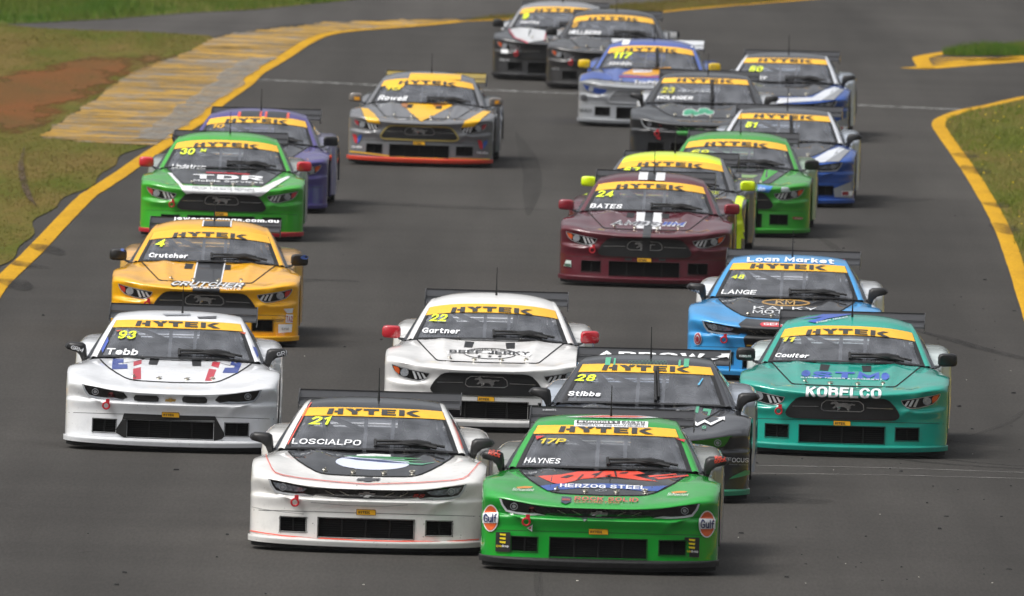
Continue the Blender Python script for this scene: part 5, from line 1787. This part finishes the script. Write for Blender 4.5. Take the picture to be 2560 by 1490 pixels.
c = make_car(1213, 1068, 'mustang', (905, 1372, 822), 'white race car numbered 22 with red mirrors and black oval bonnet logo', 'e8e7e5', mirror='b51f2c', number=('22', 482, 485, 150, 58), name=('Gartner', 513, 612, 300, 42, .03, .12), vents=True, wing=None,
             driver='driver seated in the white car with red mirrors', yaw=1.0, hook=False)
rg_, _ = ring_poly(ell(0, 0, .255, .055, 40), .008)
c.put('sponsor_logo', shape_bm([[(x + .012, z + c.m(915, 795)[1]) for x, z in q] for q in rg_]), '232323')
c.P('f2f2f2', [(570, 775), (700, 768), (1140, 790), (1250, 798), (1230, 822), (1130, 805), (700, 785), (580, 800)], L=1, name='sponsor_logo')
c.T('1f1f1f', 'BEEF JERKY', 912, 788, 640, 26, L=2, bold=.05); c.T('3a3526', "MIKE'S", 910, 766, 250, 14, L=2, bold=.03)
for X in (832, 915, 995):
    st = [(X + 20 * (1 if i % 2 == 0 else .42) * math.sin(math.pi * i / 5), 818 - 12 * (1 if i % 2 == 0 else .42) * math.cos(math.pi * i / 5)) for i in range(10)]
    c.P('232323', st, L=1, name='sponsor_logo')
c.P(M_DUCT, [(420, 1180), (1420, 1200), (1440, 1300), (1236, 1310), (1236, 1212), (574, 1190), (574, 1296), (440, 1290)], name='mouth_surround')

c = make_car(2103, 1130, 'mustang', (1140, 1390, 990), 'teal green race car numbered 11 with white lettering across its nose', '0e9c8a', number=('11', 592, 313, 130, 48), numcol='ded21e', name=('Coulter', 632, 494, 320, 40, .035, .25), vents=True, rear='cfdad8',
             driver='driver in white helmet seated in the teal green car', yaw=.9)
c.T('f0f3f5', 'KOBELCO', 1146, 838, 700, 88, bold=.05, L=1, sp=.96)
c.T('2b55b4', 'STM', 1150, 678, 640, 70, bold=.07, L=1); c.E('2b55b4', 775, 664, 42, 30, L=1, name='sponsor_logo'); c.E('2b55b4', 1520, 690, 38, 34, L=1, name='sponsor_logo')
c.T('d8e4ee', 'SYDNEY TRUCKS & MACHINERY', 1115, 714, 770, 14, L=2, bold=.03)
c.P('2b55b4', [(640, 148), (830, 118), (890, 96), (1180, 92), (1060, 118), (940, 140), (820, 180), (750, 165), (900, 125)], name='decal'); c.T('d8e4ee', 'SYDNEY TRUCKS', 980, 152, 300, 16, rot=.22, L=1, bold=.02)
c.T('eef0f2', 'KOBELCO', 190, 492, 110, 22, bvh=c.D['bvh_mirror'], bold=.04)

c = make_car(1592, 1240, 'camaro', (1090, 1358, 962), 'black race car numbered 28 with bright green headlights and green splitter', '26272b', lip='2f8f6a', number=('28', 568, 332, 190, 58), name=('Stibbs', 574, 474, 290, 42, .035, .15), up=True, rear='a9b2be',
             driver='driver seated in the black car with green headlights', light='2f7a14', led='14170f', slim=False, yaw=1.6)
c.P('4fae86', [(730, 152), (775, 150), (775, 222), (730, 220)], [(803, 158), (820, 158), (820, 222), (803, 222)], [(1366, 176), (1384, 176), (1384, 234), (1366, 234)], [(1412, 164), (1456, 164), (1456, 236), (1412, 236)], name='stripe')
hx = []
for i in range(-5, 6):
    for j in range(2):
        cx_, cz_ = 1095 + i * 30 + (j % 2) * 15, 184 + j * 22 + abs(i)
        o_ = [(cx_ + 15 * math.cos(math.pi * k / 3 + .52), cz_ + 11 * math.sin(math.pi * k / 3 + .52)) for k in range(6)]
        hx += [[o_[k], o_[(k + 1) % 6], (o_[(k + 1) % 6][0] * .82 + cx_ * .18, o_[(k + 1) % 6][1] * .82 + cz_ * .18), (o_[k][0] * .82 + cx_ * .18, o_[k][1] * .82 + cz_ * .18)] for k in range(6)]
c.P('2f6f55', *hx, name='decal', join=True)
c.P('eef0f2', [(1455, 700), (1530, 695), (1580, 735), (1640, 705), (1690, 735), (1770, 700), (1740, 690), (1812, 678), (1816, 712), (1795, 704), (1700, 756), (1640, 728), (1580, 762)], name='sponsor_logo')
c.P('4fae86', [(1550, 585), (1575, 588), (1572, 648), (1546, 640)], [(1612, 605), (1682, 612), (1676, 670), (1655, 668), (1658, 636), (1610, 630)], name='decal')
c.T('4fae86', 'S', 1642, 775, 40, 26, bold=.02); c.T('e6e8ea', '|FOCUS', 1935, 1050, 180, 50, bold=.01); c.T('8f9498', 'FINANCIAL SOLUTIONS', 1945, 1090, 150, 10)
c.P('2f8f5a', [(1868, 1216), (1900, 1190), (2038, 1120), (2036, 1175), (1960, 1196)], name='decal')
c.T('eef0f2', 'ARROW', 1060, 116, 960, 70, bvh=WING_BVH, bold=.06); c.P('eef0f2', [(1590, 140), (1690, 112), (1680, 100), (1756, 98), (1750, 136), (1728, 126), (1610, 158)], bvh=WING_BVH, name='sponsor_logo')
c.P('5ab0d8', [(1545, 395), (1580, 340), (1592, 340), (1560, 402)], L=1, name='decal')

# ---- middle of the pack
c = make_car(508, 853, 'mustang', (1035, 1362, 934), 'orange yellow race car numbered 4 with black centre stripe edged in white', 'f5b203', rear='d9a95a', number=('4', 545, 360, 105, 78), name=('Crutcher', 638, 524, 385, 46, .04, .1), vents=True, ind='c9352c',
             driver='driver seated in the orange yellow car')
c.P('222326', [(935, 568), (1195, 575), (1180, 800), (918, 790)], [(918, 836), (1180, 848), (1182, 884), (914, 872)], [(962, 172), (1222, 176), (1226, 232), (958, 226)], name='stripe')
c.P('e6e8ea', [(922, 568), (936, 568), (919, 800), (906, 800)], [(1194, 574), (1208, 575), (1190, 800), (1178, 800)], [(950, 165), (964, 165), (960, 228), (946, 228)], [(1222, 172), (1236, 172), (1238, 236), (1224, 234)], L=1, name='stripe')
c.T('26272a', 'CRUTCHER', 1062, 814, 730, 52, bold=.10, shear=.3, L=1); c.T('f0f2f4', 'CRUTCHER', 1060, 812, 710, 42, bold=.03, shear=.3, L=2)
c.T('f0f2f4', 'DEVELOPMENTS', 1140, 848, 500, 20, bold=.03, shear=.3, L=2)
c.P('eef0f2', [(1830, 1096), (1896, 1098), (1894, 1180), (1828, 1178)], [(1806, 1040), (1898, 1034), (1890, 1082), (1838, 1086)], [(1758, 1196), (1892, 1192), (1888, 1270), (1760, 1280)], name='decal')
c.T('b3202c', 'TA2', 1862, 1138, 60, 66, bold=.03); c.T('4a3a10', 'Hoosier', 1755, 1150, 130, 44, shear=.3); c.T('4a4a4e', '6256', 1825, 1240, 70, 22)
c.T('eef0f2', 'jewelsnthings.com.au', 1140, 150, 1060, 46, bvh=WING_BVH, bold=.04)
for X, Y in ((200, 460), (1975, 532)): c.E('35529a', X, Y, 36, 18, bvh=c.D['bvh_mirror'], name='badge')

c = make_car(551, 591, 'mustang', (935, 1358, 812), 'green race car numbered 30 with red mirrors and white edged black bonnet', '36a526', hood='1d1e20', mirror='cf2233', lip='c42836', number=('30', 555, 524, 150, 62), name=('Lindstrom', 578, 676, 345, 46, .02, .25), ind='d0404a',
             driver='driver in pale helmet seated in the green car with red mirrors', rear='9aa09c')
c.T('ecff10', 'M', 712, 512, 66, 36, bold=.04, shear=.2, name='race_number')
c.P('eceef0', [(378, 735), (420, 740), (470, 790), (552, 866), (1316, 884), (1420, 830), (1560, 768), (1590, 775), (1440, 880), (1310, 964), (1120, 952), (900, 946), (585, 940), (500, 850)], name='decal')
c.T('eef0f2', 'TDR', 980, 786, 700, 46, bold=.06, L=2); c.T('e0e2e4', 'Mobile Services', 985, 826, 690, 24, bold=.03, L=2); c.T('4a4c50', 'TRUCK TAILGATE REPAIRS', 945, 900, 620, 24, L=1)
c.S('c42836', [(760, 735), (1000, 742), (1180, 752)], 10, L=1)

c = make_car(1609, 709, 'mustang', (1108, 1375, 975), 'dark maroon race car numbered 24 with twin white bonnet stripes', '560e1f', mirror='861c2c', number=('24', 598, 332, 205, 78), name=('BATES', 628, 512, 370, 54, .025, .18), vents=True, yaw=1.4,
             driver='driver seated in the dark maroon car')
c.P('e8e9ec', [(975, 562), (1072, 562), (1076, 680), (985, 680)], [(1168, 566), (1262, 566), (1268, 690), (1170, 690)], [(985, 730), (1078, 736), (1078, 764), (990, 762)], [(1176, 740), (1270, 740), (1272, 772), (1176, 770)],
    [(968, 118), (1068, 116), (1068, 215), (966, 212)], [(1162, 120), (1262, 124), (1262, 222), (1160, 220)], name='stripe')
c.P('232427', [(1072, 562), (1168, 566), (1172, 775), (1080, 775)], [(1070, 116), (1162, 120), (1160, 220), (1068, 215)], [(1082, 775), (1172, 775), (1170, 870), (1082, 866)], name='stripe')
c.P('19191b', [(1082, 866), (1170, 870), (1166, 1085), (1084, 1082)], [(890, 1090), (970, 1092), (970, 1118), (890, 1116)], [(1270, 1096), (1345, 1098), (1345, 1124), (1270, 1122)], L=3, name='stripe')
c.T('d0d2d6', 'AMBSIIM', 1128, 708, 850, 60, bold=.09, shear=.2, L=1); c.T('55575c', 'AMBS', 985, 706, 520, 36, bold=.02, shear=.2, L=2); c.T('2c4fa8', 'IIM', 1410, 712, 260, 38, bold=.05, shear=.2, L=2)
c.P('c9d6d0', [(205, 1178), (232, 1112), (288, 1120), (290, 1192)], name='decal'); c.P('3d5a4a', [(210, 1176), (222, 1148), (286, 1156), (286, 1188)], L=1, name='decal')
dots = []
for i in range(8):
    for Y in (1145, 1283): dots.append(ell(*c.m(752 + 105 * i, Y + 2 * i), .005, .005, 6))
c.put('rivet', shape_bm(dots), M_STEEL, 0)

c = make_car(1954, 943, 'camaro', (1200, 1398, 1000), 'sky blue race car numbered 48 with black bonnet and white rear fenders', '3597d6', hood='1d1e21', rear='e6e8ea', number=('48', 685, 364, 140, 48), numcol='d3e01e', name=('LANGE', 708, 526, 370, 52, .015, .15),
             driver='driver in pale helmet seated in the sky blue car', led='9aa4ae', lens=True)
c.T('eef2f6', 'Loan Market', 1215, 186, 900, 56, bold=.05, L=1, bend=.05)
c.P('1d1e21', [(745, 860), (812, 800), (1200, 830), (1590, 816), (1650, 880), (1600, 905), (1200, 915), (790, 905)], name='decal')
c.P(M_BLACK, [(800, 1000), (840, 960), (1560, 980), (1600, 1030), (1580, 1110), (820, 1090)], name='decal')
rg_, _ = ring_poly(ell(0, 0, .25, .037, 36), .012)
c.put('sponsor_logo', shape_bm([[(x + .0, z + c.m(1195, 636)[1]) for x, z in q] for q in rg_]), 'b88f4a')
c.T('c9a566', 'KM', 1195, 634, 200, 50, L=1, bold=.01); c.T('e6e8ea', 'KALKY', 1200, 698, 650, 34, L=1, sp=1.15); c.T('e6e8ea', 'MOTORS', 1190, 738, 640, 40, L=1, sp=1.05); c.T('9aa0a6', 'F U N D', 1190, 770, 420, 14, L=1)
c.P('cf2233', [(962, 862), (985, 842), (1400, 850), (1420, 872), (1400, 896), (985, 886)], L=1, name='sponsor_logo'); c.T('f0f2f4', 'GENUINE', 1190, 868, 380, 28, L=2, bold=.03)
c.E('c9ccd2', 332, 1005, 40, 62, name='sponsor_logo'); c.E('9a2b38', 332, 1005, 34, 55, L=1, name='sponsor_logo'); c.E('d8dade', 332, 1005, 22, 38, L=2, name='sponsor_logo'); c.E('9a2b38', 332, 1005, 17, 32, L=3, name='sponsor_logo')
c.T('c9ccd2', 'HL RACING', 240, 505, 120, 24, bvh=c.D['bvh_mirror'], bold=.02, rot=-.1); c.T('c9ccd2', 'HL RACING', 2190, 585, 120, 24, bvh=c.D['bvh_mirror'], bold=.02, rot=.1)
c.P('d0303c', [(800, 138), (1200, 150), (1740, 172), (1740, 198), (1200, 178), (800, 160)], bvh=WING_BVH, name='decal')
c.P('b88a1e', [(835, 1062), (910, 1066), (910, 1080), (835, 1076)], L=1, name='decal')

# ---- rear of the pack
c = make_car(1648, 640, 'mustang', (1139, 1645, 1172), 'dark grey race car numbered 67 with lime yellow roof and mirrors', '55565a', roof='e4ff00', mirror='e0fa00', number=('67', 610, 418, 250, 84), yaw=3.0, driver=None, rear='6a6b70', ind='c94a3a')
c.P('e4ff00', [(2150, 800), (2190, 640), (2330, 640), (2330, 1560), (2150, 1560)], [(-60, 800), (130, 760), (130, 1500), (-60, 1500)], name='decal')
c.T('c4cf2a', 'FIRE TREE', 1600, 750, 560, 40, bold=.02, L=1)

c = make_car(1821, 582, 'mustang', (663, 1107, 1134), 'mid green race car numbered 69 with blue nose band and dark bonnet', '2f9426', hood='2a2c2e', number=('69', 160, -30, 260, 70), numcol='d3d824', yaw=2.0, badge=False, rear='9cb89c')
c.P('3f7fc6', [(80, 470), (300, 440), (1020, 428), (1262, 458), (1212, 540), (1000, 512), (500, 516), (160, 545)], name='decal'); c.T('d6e2f0', 'Mobile Vehicle', 760, 484, 800, 50, shear=.3, L=1)
c.P('37a02c', [(1110, 215), (1290, 240), (1120, 390), (1055, 410)], [(130, 215), (230, 250), (300, 390), (250, 400)], name='decal'); c.P('7a9a5a', [(790, 290), (1020, 300), (960, 340), (800, 335)], name='decal')
c.P('c9d6d8', [(1382, 470), (1478, 468), (1510, 528), (1378, 528)], name='decal'); c.P('8f4a3a', [(1536, 888), (1560, 880), (1670, 884), (1696, 900), (1670, 918), (1560, 916)], name='decal'); c.T('dfe2e2', 'Motorsport', 1622, 902, 100, 18)

for (px, py, ref, lab, num, nm, yw, upw) in (
    (1942, 507, (1134, 1145, 556), 'blue and white race car numbered 51 with its wiper standing upright', ('51', 904, 585, 92, 42), None, 1.6, True),
    (1946, 344, (1146, 690, 485), 'blue and white race car numbered 50 with its wiper lying flat', ('50', 945, 212, 100, 38), ('ADLEY', 955, 274, 150, 26, .03, .2), 2.2, False)):
    c = make_car(px, py, 'camaro', ref, lab, '1c4c9c', hood='333437', roof='3a3b3e', pillar='c9ccd2', rear='c9d2de', number=num, name=nm, yaw=yw, up=upw, led='9aa0a8', hook=False, lens=True)
    o = lambda X, Y: (X + ref[0] - 1134, Y) if ref[0] == 1134 else ((X - 1134) * 485 / 556 + 1146, 690 + (Y - 1145) * 485 / 556)
    c.P('cfd3da', [o(*q) for q in ((830, 832), (1250, 830), (1390, 828), (1480, 770), (1550, 745), (1600, 755), (1470, 852), (1134, 872), (790, 848))], [o(*q) for q in ((700, 700), (760, 720), (840, 800), (800, 840), (650, 770))], name='decal')
    c.P('85888c', [o(*q) for q in ((1560, 752), (1640, 765), (1570, 846), (1480, 850))], name='decal')
    c.P('8f9294', [o(*q) for q in ((1535, 1040), (1690, 975), (1690, 1108), (1545, 1100))], [o(*q) for q in ((725, 1000), (578, 950), (578, 1090), (725, 1092))], name='decal')
    c.P('eceef0', [o(*q) for q in ((1592, 1058), (1670, 1056), (1666, 1090), (1592, 1092))], L=1, name='decal'); c.P('8f1f26', [o(*q) for q in ((1596, 1062), (1640, 1060), (1640, 1086), (1596, 1088))], L=2, name='decal')
    c.T('e6e8ec', 'SPEEDWORKS', *o(1134, 850), 220, 16, bold=.03)

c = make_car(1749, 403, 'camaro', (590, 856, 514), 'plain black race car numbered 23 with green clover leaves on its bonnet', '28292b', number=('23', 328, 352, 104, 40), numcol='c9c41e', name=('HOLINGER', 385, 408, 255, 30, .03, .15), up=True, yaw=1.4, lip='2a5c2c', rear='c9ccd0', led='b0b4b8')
for X, Y, r in ((500, 508, 1), (600, 500, 1)):
    c.P('e0e4e2', ell(X, Y, 46, 20, 16), ell(X + 40, Y + 14, 36, 18, 16), ell(X - 20, Y + 16, 30, 14, 12), name='decal'); c.P('2f9a72', ell(X, Y, 40, 16, 16), ell(X + 40, Y + 13, 31, 14, 16), ell(X - 19, Y + 15, 25, 11, 12), L=1, name='decal')
c.P('2f8a34', [(420, 645), (590, 640), (760, 650), (760, 672), (590, 676), (430, 668)], name='decal'); c.P('c9303c', [(276, 688), (310, 676), (306, 704)], name='decal')
c.T('b9bcc0', 'ABTOWING', 520, 362, 240, 16)

c = make_car(1609, 312, 'mustang', (1675, 1380, 707), 'silver and blue race car numbered 117 with yellow mirrors', '8f9296', hood='3c5aa8', roof='4058a4', pillar='3c5aa8', mirror='e3bd12', number=('117', 1395, 632, 200, 70), name=('JOHNSON', 1370, 752, 250, 36, .02, .2), yaw=2.2, up=True,
             light='2c4a98', led='2c4a98', ind='2c4a98', grille='77797c', frame='a9acb0', badge=False, wing='c9ccd0', rear='3c5aa8', hook=False)
c.P('34529f', [(1000, 870), (1100, 830), (1250, 850), (1330, 905), (1300, 925), (1120, 905), (1000, 930)], mirror=True, name='decal')
c.P('d89a1e', [(1400, 860), (1520, 800), (1900, 790), (1960, 850), (1680, 880)], name='sponsor_logo'); c.P('eceef0', [(1510, 800), (1710, 796), (1710, 842), (1520, 846)], L=1, name='sponsor_logo'); c.S('a02a5c', [(1390, 885), (1600, 892), (1950, 890)], 14, L=1)
c.T('6a2c28', 'RACING', 1610, 822, 180, 30, L=2, bold=.02); c.T('eef0f2', 'TowPro', 1680, 950, 260, 40, bold=.03)
c.T('26282a', 'WAN', 1065, 1230, 130, 46, bold=.03); c.E('4a4c50', 1045, 1100, 35, 35, name='decal'); c.P('eceef0', [(1370, 505), (1450, 500), (1440, 550), (1365, 556)], [(2075, 530), (2140, 540), (2145, 590), (2080, 582)], name='decal')

c = make_car(1046, 408, 'mustang', (978, 1370, 850), 'grey race car numbered 15 with yellow bonnet triangle and red splitter', '6b6c6f', mirror='77706a', lip='d8412a', number=('15', 600, 480, 190, 60), numcol='d9c81e', name=('Rowell', 598, 622, 350, 62, .03, .25), vents=True, frame='9a8a4a', yaw=2.6, wing='8f7a1c', ind='b53a44',
             driver='driver seated in the grey and yellow car', hook=False)
c.P('f2b90f', [(720, 690), (800, 668), (1230, 668), (1306, 700), (1180, 778), (1000, 890), (985, 890), (840, 790)], [(262, 735), (345, 745), (420, 800), (500, 870), (525, 915), (380, 900), (320, 820)], [(1680, 760), (1762, 770), (1650, 890), (1590, 945), (1455, 955), (1490, 890)], [(765, 322), (1350, 332), (1355, 400), (750, 390)], name='decal')
c.P('a8651a', [(705, 690), (760, 672), (790, 700), (770, 735), (720, 715)], [(1060, 690), (1200, 676), (1230, 700), (1100, 720)], L=1, name='decal'); c.P('f2b90f', [(490, 410), (720, 388), (715, 470), (690, 495), (500, 500)], name='decal')
c.S('c9a21a', [(140, 1235), (300, 1250), (640, 1288), (980, 1302), (1300, 1312), (1820, 1322)], 16)
for X, Y in ((255, 1090), (1698, 1150)):
    c.P('c02a34', [(X - 55, Y - 55), (X - 15, Y - 50), (X + 10, Y + 30), (X - 5, Y + 55), (X - 30, Y + 40)], name='sponsor_logo'); c.P('2c58a8', [(X + 15, Y - 35), (X + 55, Y - 55), (X + 50, Y - 10), (X + 12, Y + 55), (X, Y + 30)], name='sponsor_logo')
    c.T('dcdee0', 'Valvoline', X, Y + 95, 125, 34, bold=.03)
c.P('e09a1c', *[[(150, 600), (285, 605), (285, 640), (150, 640)], [(1780, 640), (1925, 610), (1925, 640), (1785, 680)]], bvh=c.D['bvh_mirror'], name='decal')

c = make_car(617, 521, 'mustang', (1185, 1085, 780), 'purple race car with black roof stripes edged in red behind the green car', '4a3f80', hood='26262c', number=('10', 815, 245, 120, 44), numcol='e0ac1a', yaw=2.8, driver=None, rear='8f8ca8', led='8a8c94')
c.P('26272b', [(1025, 125), (1210, 125), (1210, 185), (1022, 182)], [(1285, 125), (1480, 140), (1476, 200), (1282, 190)], name='stripe'); c.P('d8503f', [(994, 135), (1020, 132), (1018, 184), (990, 182)], [(1208, 130), (1226, 130), (1226, 188), (1208, 188)], [(1258, 132), (1280, 132), (1280, 190), (1258, 190)], [(1472, 142), (1496, 146), (1496, 200), (1470, 196)], L=1, name='stripe')

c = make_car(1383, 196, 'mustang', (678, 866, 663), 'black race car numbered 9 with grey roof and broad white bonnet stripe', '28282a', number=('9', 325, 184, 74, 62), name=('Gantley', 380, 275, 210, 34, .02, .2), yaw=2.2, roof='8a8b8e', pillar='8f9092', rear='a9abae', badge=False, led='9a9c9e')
c.P('c9cbcd', [(180, 350), (240, 320), (480, 350), (560, 368), (565, 470), (410, 490), (260, 440)], name='stripe'); c.S('b02a44', [(170, 350), (250, 440), (400, 492)], 12, L=1); c.S('b02a44', [(566, 368), (568, 470)], 12, L=1)
c.P('c9cbcd', [(122, 550), (195, 555), (195, 605), (122, 600)], name='decal'); c.T('a9abad', 'Repco', 162, 670, 100, 36, bold=.02)
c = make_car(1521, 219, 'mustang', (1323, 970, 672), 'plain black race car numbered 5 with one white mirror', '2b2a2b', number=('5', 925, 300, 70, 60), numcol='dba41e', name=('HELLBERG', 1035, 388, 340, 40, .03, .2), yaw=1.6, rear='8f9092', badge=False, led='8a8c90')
c.P('dfe1e3', [(1800, 380), (2000, 380), (2000, 480), (1800, 480)], bvh=c.D['bvh_mirror'], name='decal'); c.T('8a8c8e', 'MoTeC', 765, 768, 80, 26, bold=.02)

# ------------------------------------------------------------------ the thin haze that lies over the far bend
hz = MB().box(-4100, 4100, -3100, 6100, -1.2, 12.0).mesh('haze', False)
hm = bpy.data.materials.new('haze_air'); hm.use_nodes = True
hm.node_tree.nodes.clear()
ho = hm.node_tree.nodes.new('ShaderNodeOutputMaterial')
hv = hm.node_tree.nodes.new('ShaderNodeVolumePrincipled')
hv.inputs['Color'].default_value = (.92, .93, .95, 1)
hv.inputs['Density'].default_value = .00006
hm.node_tree.links.new(hv.outputs[0], ho.inputs['Volume'])
haze = inst('haze', hz, hm, None)
tag(haze, 'thin pale haze hanging over the whole circuit', 'haze', kind='stuff')
